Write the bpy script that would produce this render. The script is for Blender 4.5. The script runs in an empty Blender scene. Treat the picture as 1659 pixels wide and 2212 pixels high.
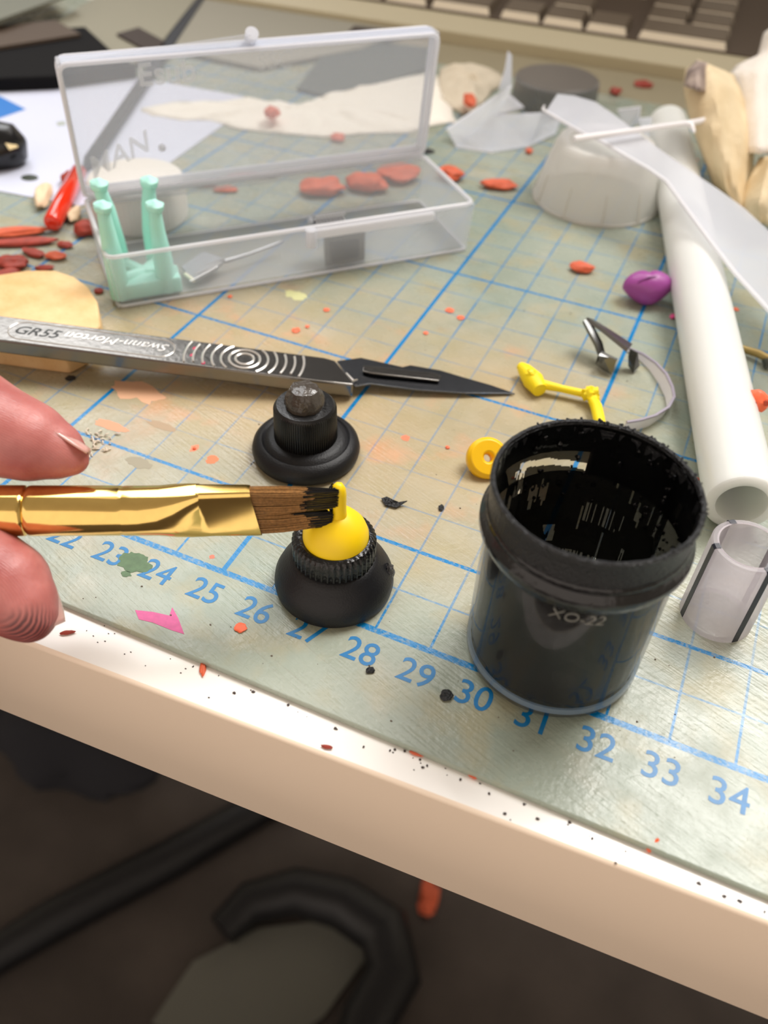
import bpy, bmesh, math, random
import numpy as np
from mathutils import Vector, Matrix, noise
random.seed(7)
C = bpy.context.scene.collection
CM = 0.01
# working coordinates: centimetres on the cutting mat (x along its ruler, y away from the desk edge, z up from the mat)
def W(p): return Vector(((p[0]-28)*CM, (p[1]-10)*CM, 0.74+p[2]*CM))

# ------------------------------------------------------------------ camera
F = 1844.16
R0 = Vector((0.91308, 0.40582, 0.03995)); R2 = Vector((-0.26349, 0.66193, -0.70173)); R1 = R2.cross(R0)
CP = Vector((31.347, -8.2806, 11.6135))
cam = bpy.data.cameras.new('camera'); co = bpy.data.objects.new('camera', cam); C.objects.link(co)
cam.sensor_fit = 'VERTICAL'; cam.sensor_height = 36; cam.sensor_width = 27
cam.lens = F/2212*36; cam.clip_start = 0.005; cam.clip_end = 30
m = Matrix.Identity(4)
for i, v in enumerate((R0, -R1, -R2)):
    for j in range(3): m[j][i] = v[j]
co.matrix_world = Matrix.Translation(W(CP)) @ m
cam.dof.use_dof = True; cam.dof.focus_distance = 0.150; cam.dof.aperture_fstop = 16.5
bpy.context.scene.camera = co

# ------------------------------------------------------------------ light
sc = bpy.context.scene
sc.view_settings.view_transform = 'Standard'; sc.view_settings.look = 'None'
sc.view_settings.gamma = 1; sc.view_settings.use_curve_mapping = False
sc.view_settings.exposure = 0.14
wd = bpy.data.worlds.new('world'); sc.world = wd; wd.use_nodes = True
bg = wd.node_tree.nodes['Background']; bg.inputs[0].default_value = (1.0, 0.86, 0.75, 1); bg.inputs[1].default_value = 1.15
def area(name, loc, aim, size, power, col, sy=None):
    l = bpy.data.lights.new(name, 'AREA'); l.energy = power; l.color = col; l.size = size
    if sy: l.shape = 'RECTANGLE'; l.size_y = sy
    o = bpy.data.objects.new(name, l); C.objects.link(o); o.location = W(loc)
    d = W(aim)-W(loc); o.rotation_euler = d.to_track_quat('-Z', 'Y').to_euler()
    return o
AIM = (30, 8, 0)
win = area('roof_window_light', (67, 98, 150), AIM, 0.80, 33, (1.0, 0.975, 0.94), 0.85)
win2 = area('roof_window_light', (-62, 86, 150), (24, 2, 0), 0.6, 12, (0.96, 0.98, 1.0), 1.3)

# ------------------------------------------------------------------ helpers
def ray(u, v): return (R0*((u-829.5)/F) + R1*((v-1106)/F) + R2)
def at(u, v, z=0.0):                       # point of the horizontal plane z seen at photo pixel u, v
    d = ray(u, v); return CP + d*((z-CP.z)/d.z)
def atd(u, v, dep): return CP + ray(u, v)*dep
def s2l(c): return tuple(((x/255)/12.92 if x/255 <= .04045 else ((x/255+.055)/1.055)**2.4) for x in c)
MATS = {}
def mat(name, rgb, rough=.5, metal=0, spec=.5, trans=0, clear=1.0, sss=0, sssc=None, var=0, vscale=3, bump=0, bscale=20, coat=0, rgb2=None, emi=None):
    if name in MATS: return MATS[name]
    m = bpy.data.materials.new(name); m.use_nodes = True; nt = m.node_tree; N = nt.nodes; L = nt.links
    b = N['Principled BSDF']; c = s2l(rgb)
    b.inputs['Base Color'].default_value = (*c, 1); b.inputs['Roughness'].default_value = rough
    b.inputs['Metallic'].default_value = metal; b.inputs['Specular IOR Level'].default_value = spec
    b.inputs['Coat Weight'].default_value = coat; b.inputs['Coat Roughness'].default_value = .08
    if trans: b.inputs['Transmission Weight'].default_value = trans
    if sss:
        b.inputs['Subsurface Weight'].default_value = sss; b.inputs['Subsurface Scale'].default_value = .004
        b.inputs['Subsurface Radius'].default_value = sssc or (1, .5, .3)
    tc = N.new('ShaderNodeTexCoord')
    if var or rgb2:
        n = N.new('ShaderNodeTexNoise'); n.inputs['Scale'].default_value = vscale*100; n.inputs['Detail'].default_value = 5
        L.new(tc.outputs['Object'], n.inputs['Vector'])
        r = N.new('ShaderNodeValToRGB'); r.color_ramp.elements[0].position = .35; r.color_ramp.elements[1].position = .68
        c2 = s2l(rgb2) if rgb2 else tuple(x*(1-var) for x in c)
        r.color_ramp.elements[0].color = (*c2, 1); r.color_ramp.elements[1].color = (*c, 1)
        L.new(n.outputs['Fac'], r.inputs['Fac']); L.new(r.outputs['Color'], b.inputs['Base Color'])
    if bump:
        n = N.new('ShaderNodeTexNoise'); n.inputs['Scale'].default_value = bscale*100; n.inputs['Detail'].default_value = 4
        L.new(tc.outputs['Object'], n.inputs['Vector'])
        bp = N.new('ShaderNodeBump'); bp.inputs['Strength'].default_value = bump; bp.inputs['Distance'].default_value = .0006
        L.new(n.outputs['Fac'], bp.inputs['Height']); L.new(bp.outputs['Normal'], b.inputs['Normal'])
    if clear < 1:                          # thin see-through plastic: some light passes straight on
        t = N.new('ShaderNodeBsdfTransparent'); mx = N.new('ShaderNodeMixShader'); mx.inputs[0].default_value = clear
        lw = N.new('ShaderNodeLayerWeight'); lw.inputs['Blend'].default_value = .35
        mr = N.new('ShaderNodeMapRange'); mr.inputs['To Min'].default_value = clear; mr.inputs['To Max'].default_value = min(1, clear+.45)
        L.new(lw.outputs['Facing'], mr.inputs['Value']); L.new(mr.outputs['Result'], mx.inputs[0])
        L.new(t.outputs[0], mx.inputs[1]); srf = b.outputs[0]
        if sum(rgb) > 560:                 # milky plastics also let light diffuse through them
            tl = N.new('ShaderNodeBsdfTranslucent'); tl.inputs[0].default_value = (*c, 1); m3 = N.new('ShaderNodeMixShader'); m3.inputs[0].default_value = .45
            L.new(b.outputs[0], m3.inputs[1]); L.new(tl.outputs[0], m3.inputs[2]); srf = m3.outputs[0]
        L.new(srf, mx.inputs[2]); L.new(mx.outputs[0], N['Material Output'].inputs[0])
    MATS[name] = m; return m

class B:
    def __init__(s, xf=None): s.v = []; s.f = []; s.xf = xf
    def add(s, vs, fs):
        k = len(s.v)
        s.v += [Vector(s.xf(*p)) if s.xf else Vector(p) for p in vs]
        s.f += [tuple(k+i for i in f) for f in fs]; return s
    def box(s, x0, y0, z0, x1, y1, z1):
        return s.add([(x0,y0,z0),(x1,y0,z0),(x1,y1,z0),(x0,y1,z0),(x0,y0,z1),(x1,y0,z1),(x1,y1,z1),(x0,y1,z1)],
                     [(0,3,2,1),(4,5,6,7),(0,1,5,4),(1,2,6,5),(2,3,7,6),(3,0,4,7)])
    def frust(s, lo, hi, z0, z1):          # lo, hi = (x0,y0,x1,y1)
        a = [(lo[0],lo[1],z0),(lo[2],lo[1],z0),(lo[2],lo[3],z0),(lo[0],lo[3],z0),(hi[0],hi[1],z1),(hi[2],hi[1],z1),(hi[2],hi[3],z1),(hi[0],hi[3],z1)]
        return s.add(a, [(0,3,2,1),(4,5,6,7),(0,1,5,4),(1,2,6,5),(2,3,7,6),(3,0,4,7)])
    def lathe(s, prof, n=48, c=(0,0,0), rib=None, wob=0):
        vs = []; fs = []; k = len(prof)
        for j in range(n):
            a = 2*math.pi*j/n
            for i, (r, z) in enumerate(prof):
                rr = r
                if rib and rib[1] <= i <= rib[2] and j % 4 < 2: rr = r+rib[0]
                if wob and r > 0: rr += wob*noise.noise(Vector((math.cos(a)*9*r, math.sin(a)*9*r, z*5)))
                zz = z + (wob*noise.noise(Vector((math.cos(a)*8*r+5, math.sin(a)*8*r, z*3))) if wob else 0)
                vs.append((c[0]+rr*math.cos(a), c[1]+rr*math.sin(a), c[2]+zz))
        for j in range(n):
            j2 = (j+1) % n
            for i in range(k-1): fs.append((j*k+i, j2*k+i, j2*k+i+1, j*k+i+1))
        return s.add(vs, fs)
    def tube(s, path, rad, n=12, up=None, sec=None, cap=True):   # sec: list of (a,b) half sizes for flattened section
        P = [Vector(p) for p in path]; k = len(P); vs = []; fs = []; last = None
        for i, p in enumerate(P):
            t = (P[min(i+1, k-1)]-P[max(i-1, 0)]).normalized()
            if last is None: u = Vector(up) if up else (Vector((0,0,1)) if abs(t.z) < .9 else Vector((1,0,0)))
            else: u = last
            u = (u-t*u.dot(t)).normalized(); w = t.cross(u); last = u
            ra, rb = (sec[i] if sec else ((rad[i], rad[i]) if isinstance(rad, (list, tuple)) else (rad, rad)))
            for j in range(n):
                a = 2*math.pi*j/n; vs.append(p+u*(ra*math.cos(a))+w*(rb*math.sin(a)))
        for i in range(k-1):
            for j in range(n): fs.append((i*n+j, i*n+(j+1) % n, (i+1)*n+(j+1) % n, (i+1)*n+j))
        if cap: fs.append(tuple(range(n))[::-1]); fs.append(tuple((k-1)*n+j for j in range(n)))
        return s.add(vs, fs)
    def slab(s, poly, t, nrm=None):        # polygon of 3D points given a thickness
        P = [Vector(p) for p in poly]; k = len(P)
        if nrm is None:
            nrm = Vector((0,0,0))
            for i in range(k): nrm += P[i].cross(P[(i+1) % k])
            nrm.normalize()
            if nrm.z < 0: nrm = -nrm
        nv = Vector(nrm)*t
        return s.add(P+[p+nv for p in P], [tuple(range(k))[::-1], tuple(range(k, 2*k))]+[(i, (i+1) % k, k+(i+1) % k, k+i) for i in range(k)])
    def ribbon(s, A, Bq, t):
        A = [Vector(a) for a in A]; Bq = [Vector(b) for b in Bq]; k = len(A); vs = []
        for i in range(k):
            tan = A[min(i+1, k-1)]-A[max(i-1, 0)]; nn = tan.cross(Bq[i]-A[i]).normalized()*t
            vs += [A[i], Bq[i], Bq[i]+nn, A[i]+nn]
        fs = [(0,1,2,3)[::-1], tuple((k-1)*4+q for q in range(4))]
        for i in range(k-1):
            for q in range(4): fs.append((i*4+q, i*4+(q+1) % 4, (i+1)*4+(q+1) % 4, (i+1)*4+q))
        return s.add(vs, fs)
    def blob(s, c, r, amp=.15, fr=1.5, seed=0, n=12, rot=0, tilt=0):
        vs = []; fs = []; M = Matrix.Rotation(rot, 3, 'Z') @ Matrix.Rotation(tilt, 3, 'X')
        for i in range(n+1):
            th = math.pi*i/n
            for j in range(2*n):
                ph = math.pi*j/n; d = Vector((math.sin(th)*math.cos(ph), math.sin(th)*math.sin(ph), math.cos(th)))
                k = 1+amp*noise.noise(d*fr+Vector((seed*7.3, seed*3.1, seed)))*2
                p = M @ Vector((d.x*r[0]*k, d.y*r[1]*k, d.z*r[2]*k)); vs.append(Vector(c)+p)
        for i in range(n):
            for j in range(2*n): fs.append((i*2*n+j, (i+1)*2*n+j, (i+1)*2*n+(j+1) % (2*n), i*2*n+(j+1) % (2*n)))
        return s.add(vs, fs)
    def mesh(s, name, org=(0,0,0), smooth=True, ang=35):
        me = bpy.data.meshes.new(name); o = Vector(org)
        me.from_pydata([(p-o)*CM for p in s.v], [], s.f)
        bm = bmesh.new(); bm.from_mesh(me); bmesh.ops.remove_doubles(bm, verts=bm.verts, dist=1e-7)
        bmesh.ops.recalc_face_normals(bm, faces=bm.faces); bm.to_mesh(me); bm.free()
        if smooth:
            me.polygons.foreach_set('use_smooth', [True]*len(me.polygons)); me.set_sharp_from_angle(angle=math.radians(ang))
        return me
def props(o, label=None, cat=None, group=None, kind=None):
    if label: o['label'] = label
    if cat: o['category'] = cat
    if group: o['group'] = group
    if kind: o['kind'] = kind
    return o
def thing(name, label, cat, loc, group=None, kind=None):
    o = bpy.data.objects.new(name, None); C.objects.link(o); o.location = W(loc); o.empty_display_size = .01
    o['org'] = list(loc); return props(o, label, cat, group, kind)
def part(name, b, m, parent, smooth=True, ang=35, bev=0, label=None, kind=None, sub=0):
    org = tuple(parent['org']) if 'org' in parent.keys() else (0,0,0)
    me = b.mesh(name, org, smooth, ang); me.materials.append(m)
    o = bpy.data.objects.new(name, me); C.objects.link(o); o.parent = parent; o['org'] = list(org)
    if bev:
        q = o.modifiers.new('bevel', 'BEVEL'); q.width = bev*CM; q.segments = 3; q.limit_method = 'ANGLE'; q.angle_limit = math.radians(40)
    if sub: q = o.modifiers.new('sub', 'SUBSURF'); q.levels = q.render_levels = sub
    if label: o['label'] = label
    if kind: o['kind'] = kind
    return o
def solo(name, label, cat, b, m, loc, group=None, kind=None, smooth=True, ang=35, bev=0):
    me = b.mesh(name, loc, smooth, ang); me.materials.append(m)
    o = bpy.data.objects.new(name, me); C.objects.link(o); o.location = W(loc); o['org'] = list(loc)
    if bev:
        q = o.modifiers.new('bevel', 'BEVEL'); q.width = bev*CM; q.segments = 3; q.limit_method = 'ANGLE'; q.angle_limit = math.radians(40)
    return props(o, label, cat, group, kind)
def textmesh(name, s, size, M4, m, parent, ext=.004, off=0, shear=0, label=None):   # M4: local cm text plane -> working cm
    cu = bpy.data.curves.new(name, 'FONT'); cu.body = s; cu.size = size; cu.align_x = 'CENTER'; cu.align_y = 'CENTER'
    cu.extrude = ext; cu.offset = off; cu.shear = shear; cu.resolution_u = 4
    t = bpy.data.objects.new('tmp', cu); C.objects.link(t)
    dg = bpy.context.evaluated_depsgraph_get(); me = bpy.data.meshes.new_from_object(t.evaluated_get(dg))
    bpy.data.objects.remove(t); bpy.data.curves.remove(cu)
    org = Vector(tuple(parent['org']))
    for v in me.vertices: v.co = (Vector(M4(v.co))-org)*CM
    me.materials.clear(); me.materials.append(m); me.name = name
    o = bpy.data.objects.new(name, me); C.objects.link(o); o.parent = parent; o['org'] = list(org)
    if label: o['label'] = label
    return o

# ------------------------------------------------------------------ materials
white_lam = mat('white_laminate', (252, 249, 244), .16, var=.03, vscale=.2)
edge_lam = mat('cream_edge_band', (244, 224, 202), .3)
gold = mat('gold_ferrule', (244, 208, 126), .13, 1, var=.06, vscale=6)
blackrub = mat('black_rubber', (20, 20, 23), .45, spec=.35, bump=.15, bscale=30)
blackpl = mat('black_plastic', (18, 18, 19), .28, bump=.1, bscale=25)
yellow = mat('yellow_plastic', (255, 214, 8), .45, sss=.1, sssc=(1, .7, .1))
mint = mat('mint_resin', (184, 246, 232), .5, sss=.3, sssc=(.5, 1, .8))
steel = mat('steel', (132, 129, 125), .22, 1, bump=.08, bscale=8)
darksteel = mat('dark_steel', (96, 98, 102), .25, 1, bump=.1, bscale=20)
orange = mat('orange_clay', (228, 104, 66), .6, var=.2, vscale=4, bump=.2, bscale=5)
redclay = mat('red_brown_clay', (176, 66, 50), .6, var=.3, vscale=5)
paint = mat('wet_black_paint', (10, 10, 12), .12, bump=.5, bscale=14)
dryp = mat('dried_black_paint', (28, 29, 32), .36, bump=.9, bscale=22)
frost = mat('frosted_plastic', (240, 242, 250), .3, clear=.40, sss=.0)
boxpl = mat('clear_box_plastic', (236, 240, 247), .2, clear=.21)
boxrim = mat('clear_box_rim', (250, 251, 255), .2, clear=.8)
silic = mat('milky_silicone', (240, 243, 236), .28, sss=.9, sssc=(1, 1, .95))
tissue = mat('white_tissue', (246, 240, 228), .85, bump=.6, bscale=6)
skin = None

# ------------------------------------------------------------------ setting
def struct(name, b, m, loc=(0,0,0), smooth=False):
    return solo(name, None, None, b, m, loc, kind='structure', smooth=smooth)
carpet = mat('dark_carpet', (86, 78, 73), .95, var=.3, vscale=.12, bump=1, bscale=3)
struct('floor', B().box(-200, -190, -76, 240, 180, -74), carpet)
wallm = mat('wall_paint', (196, 190, 178), .8)
struct('wall_back', B().box(-200, 180, -76, 240, 184, 176), wallm)
struct('wall_left', B().box(-204, -190, -76, -200, 184, 176), wallm)
struct('wall_right', B().box(240, -190, -76, 244, 184, 176), wallm)
# ceiling with the opening of a roof window over the desk's far right
cm_ = mat('ceiling_paint', (205, 200, 192), .85)
b = B(); b.box(-204, -190, 176, -100, 184, 180); b.box(130, -190, 176, 244, 184, 180); b.box(-100, -190, 176, 130, 20, 180); b.box(-100, 160, 176, 130, 184, 180)
struct('ceiling', b, cm_)
b = B()
for q in ((-100,20,130,24),(-100,156,130,160),(-100,24,-96,156),(126,24,130,156),(18,24,22,156)): b.box(q[0], q[1], 172, q[2], q[3], 182)
struct('window_1', b, mat('white_frame', (225, 222, 215), .5))

# desk
ea = math.atan(.048); ex, ey = math.cos(ea), math.sin(ea)
def dk(x, y, z): return (28+x*ex-y*ey, -2.436+x*ey+y*ex, z)      # desk frame: x along its front edge, y inward
desk = thing('desk', 'white laminate desk with thick cream front edge under the cutting mat', 'desk', (28, 20, -74))
prof = [(.07, -.122)]+[(.07-.07*math.sin(a), -.19+.07*math.cos(a)) for a in [i*math.pi/12 for i in range(7)]]+[(0,-3.02),(.08,-3.15),(.4,-3.15)]
b = B(dk); b.box(-95, .07, -3.15, 75, 62, -.12)
part('tabletop', b, white_lam, desk, smooth=False)
b = B(dk); k = len(prof); vs = [(-95, p[0], p[1]) for p in prof]+[(75, p[0], p[1]) for p in prof]
b.add(vs, [(i, i+1, k+i+1, k+i) for i in range(k-1)]+[tuple(range(k)), tuple(range(k, 2*k))[::-1]])
part('edge_band', b, edge_lam, desk)
for x0 in (-90, 66):
    for y0 in (6, 56):
        part('leg', B(dk).box(x0, y0, -74, x0+4, y0+4, -3.15), mat('grey_metal_leg', (120, 120, 122), .4, .6), desk, smooth=False)

# cutting mat with its printed grid
def mat_mat():
    m = bpy.data.materials.new('cutting_mat_print'); m.use_nodes = True; nt = m.node_tree; N = nt.nodes; L = nt.links
    P = N['Principled BSDF']
    def math_(op, a, b=None, c=None):
        n = N.new('ShaderNodeMath'); n.operation = op
        for i, q in enumerate((a, b, c)):
            if q is None: continue
            if isinstance(q, (int, float)): n.inputs[i].default_value = q
            else: L.new(q, n.inputs[i])
        return n.outputs[0]
    def noi(scale, det=4, off=0):
        n = N.new('ShaderNodeTexNoise'); n.inputs['Scale'].default_value = scale; n.inputs['Detail'].default_value = det
        if off:
            a = N.new('ShaderNodeVectorMath'); a.inputs[1].default_value = (off, off*2, 0); L.new(vec.outputs[0], a.inputs[0]); L.new(a.outputs[0], n.inputs['Vector'])
        else: L.new(vec.outputs[0], n.inputs['Vector'])
        return n.outputs['Fac']
    def mix(f, a, b):
        n = N.new('ShaderNodeMix'); n.data_type = 'RGBA'
        if isinstance(f, float): n.inputs[0].default_value = f
        else: L.new(f, n.inputs[0])
        for i, q in ((6, a), (7, b)):
            if isinstance(q, tuple): n.inputs[i].default_value = (*s2l(q), 1)
            else: L.new(q, n.inputs[i])
        return n.outputs[2]
    def rng(v, a, b, c=0., d=1.):
        n = N.new('ShaderNodeMapRange'); n.inputs['From Min'].default_value = a; n.inputs['From Max'].default_value = b
        n.inputs['To Min'].default_value = c; n.inputs['To Max'].default_value = d; L.new(v, n.inputs['Value']); return n.outputs[0]
    tc = N.new('ShaderNodeTexCoord'); vec = N.new('ShaderNodeVectorMath'); vec.operation = 'SCALE'; vec.inputs['Scale'].default_value = 100
    L.new(tc.outputs['Object'], vec.inputs[0]); sp = N.new('ShaderNodeSeparateXYZ'); L.new(vec.outputs[0], sp.inputs[0])
    x, y = sp.outputs[0], sp.outputs[1]
    def line(c, per, w, off=0):
        q = math_('SUBTRACT', c, off) if off else c
        q = math_('DIVIDE', q, per); d = math_('ABSOLUTE', math_('SUBTRACT', q, math_('ROUND', q))); d = math_('MULTIPLY', d, per)
        return rng(d, w*.5-.006, w*.5+.006, 1., 0.)
    wear = rng(noi(1.1, 8), .35, .55, .35, 1.); wear2 = rng(noi(14, 3, 3.3), .38, .50, .55, 1.)
    centre = rng(math_('ABSOLUTE', math_('SUBTRACT', y, 5.2)), 1.5, 5.5, .42, .9)
    vx = math_('MULTIPLY', math_('MULTIPLY', line(x, 1, .042), centre), math_('MAXIMUM', wear, .5))
    hy = math_('MULTIPLY', math_('MULTIPLY', line(y, 1, .036), centre), math_('MULTIPLY', wear, .75))
    t5 = line(x, 5, .095); ty = math_('MULTIPLY', line(y, 5, .085, 2), wear2)
    near = rng(y, 2.6, .4, 0., 1.)
    vx = math_('MAXIMUM', vx, math_('MULTIPLY', math_('MULTIPLY', line(x, 1, .045), near), wear2))
    hy = math_('MAXIMUM', hy, math_('MULTIPLY', math_('MULTIPLY', line(y, 1, .04), near), math_('MULTIPLY', wear2, .85)))
    d0 = math_('ABSOLUTE', y); bord = math_('MULTIPLY', rng(d0, .055, .067, 1., 0.), wear2)
    ink = math_('MAXIMUM', math_('MAXIMUM', vx, hy), math_('MAXIMUM', t5, ty))
    ink = math_('MULTIPLY', ink, math_('MULTIPLY', math_('GREATER_THAN', y, 0), math_('GREATER_THAN', x, -.05)))
    ink = math_('MULTIPLY', ink, math_('LESS_THAN', y, 26.1))
    ink = math_('MAXIMUM', ink, bord)
    # worn, tanned middle of the mat over its grey green plastic
    cloud = noi(.28, 6, 1.7)
    cx = math_('SUBTRACT', x, 23.5); cy = math_('SUBTRACT', y, 5.5)
    rr = math_('SQRT', math_('ADD', math_('MULTIPLY', math_('MULTIPLY', cx, cx), .30), math_('MULTIPLY', cy, cy)))
    tan_ = rng(math_('ADD', rr, math_('MULTIPLY', cloud, -5.5)), -1.2, 3.2, 1., 0.)
    base = mix(rng(cloud, .35, .65), (146, 157, 143), (164, 171, 157))
    base = mix(math_('MULTIPLY', tan_, .95), base, (186, 165, 128))
    base = mix(rng(noi(.9, 7, 9.1), .50, .68, 0., .5), base, (172, 160, 120))
    base = mix(rng(noi(.55, 6, 21.), .58, .74, 0., .45), base, (196, 188, 170))
    base = mix(math_('MULTIPLY', rng(noi(.8, 5, 33.), .56, .72, 0., .6), tan_), base, (222, 154, 112))
    # fine knife scratches
    sc_ = N.new('ShaderNodeVectorMath'); sc_.operation = 'MULTIPLY'; sc_.inputs[1].default_value = (.5, 14, 1)
    rot = N.new('ShaderNodeVectorRotate'); rot.inputs['Angle'].default_value = .35; L.new(vec.outputs[0], rot.inputs['Vector']); L.new(rot.outputs[0], sc_.inputs[0])
    ns = N.new('ShaderNodeTexNoise'); ns.inputs['Scale'].default_value = 1.2; ns.inputs['Detail'].default_value = 8; L.new(sc_.outputs[0], ns.inputs['Vector'])
    base = mix(rng(ns.outputs['Fac'], .60, .72, 0., .35), base, (146, 146, 132))
    wn = noi(22, 4, 5.); base = mix(rng(wn, .66, .74, 0., .25), base, (120, 96, 74))
    col = mix(ink, base, (0, 124, 186)); L.new(col, P.inputs['Base Color'])
    L.new(rng(noi(1.5, 6, 2.), .3, .7, .16, .40), P.inputs['Roughness']); P.inputs['Specular IOR Level'].default_value = .5
    bpn = N.new('ShaderNodeBump'); bpn.inputs['Strength'].default_value = .35; bpn.inputs['Distance'].default_value = .0003
    L.new(math_('ADD', ns.outputs['Fac'], noi(9, 5)), bpn.inputs['Height']); L.new(bpn.outputs[0], P.inputs['Normal'])
    return m
mm = mat_mat()
cm0 = thing('cutting_mat', 'worn pale green cutting mat with blue centimetre grid and numerals', 'cutting mat', (0, 0, 0))
part('mat_sheet', B().box(-1.5, -1.80, -.12, 46.5, 28.1, 0), mm, cm0, smooth=False, bev=.03)
blue = mat('blue_print', (0, 120, 184), .4, var=.15, vscale=9)
for n in range(17, 40):
    o = textmesh('printed_numeral', str(n), .66, lambda p, n=n: (n+p.x*.95-.02, -.53+p.y, .004), blue, cm0, ext=0, off=.0)
    me = o.data; V = [v.co.copy() for v in me.vertices]; Fc = [tuple(p.vertices) for p in me.polygons]; nvv = []; nff = []
    for q, (dx_, dy_) in enumerate(((0,0),(.005,.0),(-.005,0),(0,.005),(0,-.005))):   # thicken the strokes
        nff += [tuple(i+len(nvv) for i in f) for f in Fc]; nvv += [v+Vector((dx_*CM, dy_*CM, q*1e-7)) for v in V]
    m2_ = bpy.data.meshes.new('printed_numeral'); m2_.from_pydata(nvv, [], nff); m2_.materials.append(blue); o.data = m2_
def blotch(name, cu, cv, ru, rv, rgb, seed, label, rot=0, holes=False):
    c = at(cu, cv, 0); pts = []
    for i in range(40):
        a = 2*math.pi*i/40; k = 1+.35*noise.noise(Vector((math.cos(a)*1.6+seed, math.sin(a)*1.6, seed)))+.2*noise.noise(Vector((math.cos(a)*6, math.sin(a)*6+seed, 0)))
        px, py = ru*k*math.cos(a), rv*k*math.sin(a); pts.append((c.x+px*math.cos(rot)-py*math.sin(rot), c.y+px*math.sin(rot)+py*math.cos(rot), .001))
    part(name, B().slab(pts, .004, (0,0,1)), mat(name+'_paint', rgb, .5, var=.25, vscale=8), cm0, smooth=False, label=label)
blotch('green_stain', 290, 1214, .33, .22, (92, 122, 84), 2, 'dark green paint blot over numeral 23')
blotch('green_stain', 272, 1240, .10, .06, (92, 122, 84), 5, 'small dark green paint blot')
pk = [(292,1318),(330,1322),(366,1330),(372,1312),(385,1335),(398,1370),(372,1362),(330,1345),(300,1338)]
part('pink_stain', B().slab([at(u, v, .001) for u, v in pk], .004, (0,0,1)), mat('pink_paint', (222, 98, 158), .5, var=.15, vscale=8), cm0, smooth=False, label='pink felt pen mark below numeral 24')
for i, (u, v, ru, rv, c, l) in enumerate(((300,845,.65,.32,(226,176,140),'pale orange smear'),(240,920,.4,.13,(226,160,124),'pale orange smear'),(420,968,.08,.12,(240,140,104),'orange paint dot'),
      (458,993,.12,.13,(232,128,82),'orange paint dot'),(350,920,.35,.10,(178,152,122),'brown smudge'),(300,1000,.3,.14,(160,152,130),'grey brown smudge'),(640,578+60,.3,.2,(206,206,150),'yellowish smudge'),(876,946,.09,.09,(236,128,92),'orange paint dot'),(458,1203,.05,.05,(232,120,96),'orange paint dot'))):
    blotch('paint_stain' , u, v, ru, rv, c, i+3, l, rot=.5) if False else part('paint_stain', B().slab([(at(u,v).x+ru*math.cos(a)*(1+.5*noise.noise(Vector((math.cos(a)*2,math.sin(a)*2,i*3)))), at(u,v).y+rv*math.sin(a)*(1+.5*noise.noise(Vector((math.cos(a)*2,math.sin(a)*2,i*5)))), .0008) for a in [2*math.pi*q/28 for q in range(28)]], .002, (0,0,1)), mat('stain_%d' % i, c, .5), cm0, smooth=False, label=l)

# ------------------------------------------------------------------ paint jar
jx, jy = 30.82, .96
jar = thing('paint_jar', 'open clear jar coated inside with thick black paint', 'jar', (jx, jy, 0))
clearp = mat('clear_jar_plastic', (60, 62, 64), .05, clear=.12, spec=.8)
out = [(0,.0),(1.30,.0),(1.40,.05),(1.43,.14),(1.43,.5),(1.435,2.55),(1.44,2.70)]
part('jar_wall', B().lathe(out, 128, (jx,jy,0)), clearp, jar)
part('base_rim', B().lathe([(1.37,.16),(1.425,.17),(1.428,.30),(1.37,.27),(1.37,.16)], 128, (jx,jy,0)), mat('jar_base_highlight', (190, 214, 235), .06, clear=.6, spec=1.0), jar)  # pale blue ring paints the highlight in the thick clear base
def coat_mat():
    m = mat('black_paint_film', (11, 11, 12), .14, spec=.35, bump=.12, bscale=4).copy(); nt = m.node_tree; N = nt.nodes; L = nt.links
    b = N['Principled BSDF']; tc = N.new('ShaderNodeTexCoord')
    mp = N.new('ShaderNodeMapping'); mp.inputs['Scale'].default_value = (130, 130, 30); L.new(tc.outputs['Object'], mp.inputs[0])
    n = N.new('ShaderNodeTexNoise'); n.inputs['Scale'].default_value = 1.0; n.inputs['Detail'].default_value = 3; L.new(mp.outputs[0], n.inputs['Vector'])
    mp2 = N.new('ShaderNodeMapping'); mp2.inputs['Scale'].default_value = (900, 900, 70); L.new(tc.outputs['Object'], mp2.inputs[0])
    n2 = N.new('ShaderNodeTexNoise'); n2.inputs['Scale'].default_value = 1.0; n2.inputs['Detail'].default_value = 2; L.new(mp2.outputs[0], n2.inputs['Vector'])
    r = N.new('ShaderNodeMapRange'); r.inputs['From Min'].default_value = .66; r.inputs['From Max'].default_value = .70; L.new(n.outputs['Fac'], r.inputs['Value'])
    r2 = N.new('ShaderNodeMapRange'); r2.inputs['From Min'].default_value = .5; r2.inputs['From Max'].default_value = .58; L.new(n2.outputs['Fac'], r2.inputs['Value'])
    mu = N.new('ShaderNodeMath'); mu.operation = 'MULTIPLY'; L.new(r.outputs[0], mu.inputs[0]); L.new(r2.outputs[0], mu.inputs[1])
    ad = N.new('ShaderNodeMath'); ad.operation = 'MULTIPLY_ADD'; ad.inputs[1].default_value = .0; ad.inputs[2].default_value = .055; L.new(mu.outputs[0], ad.inputs[0])
    t = N.new('ShaderNodeBsdfTransparent'); t.inputs[0].default_value = (1, .95, .85, 1)
    mx = N.new('ShaderNodeMixShader'); L.new(ad.outputs[0], mx.inputs[0]); L.new(b.outputs[0], mx.inputs[1]); L.new(t.outputs[0], mx.inputs[2])
    L.new(mx.outputs[0], N['Material Output'].inputs[0]); return m
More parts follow.
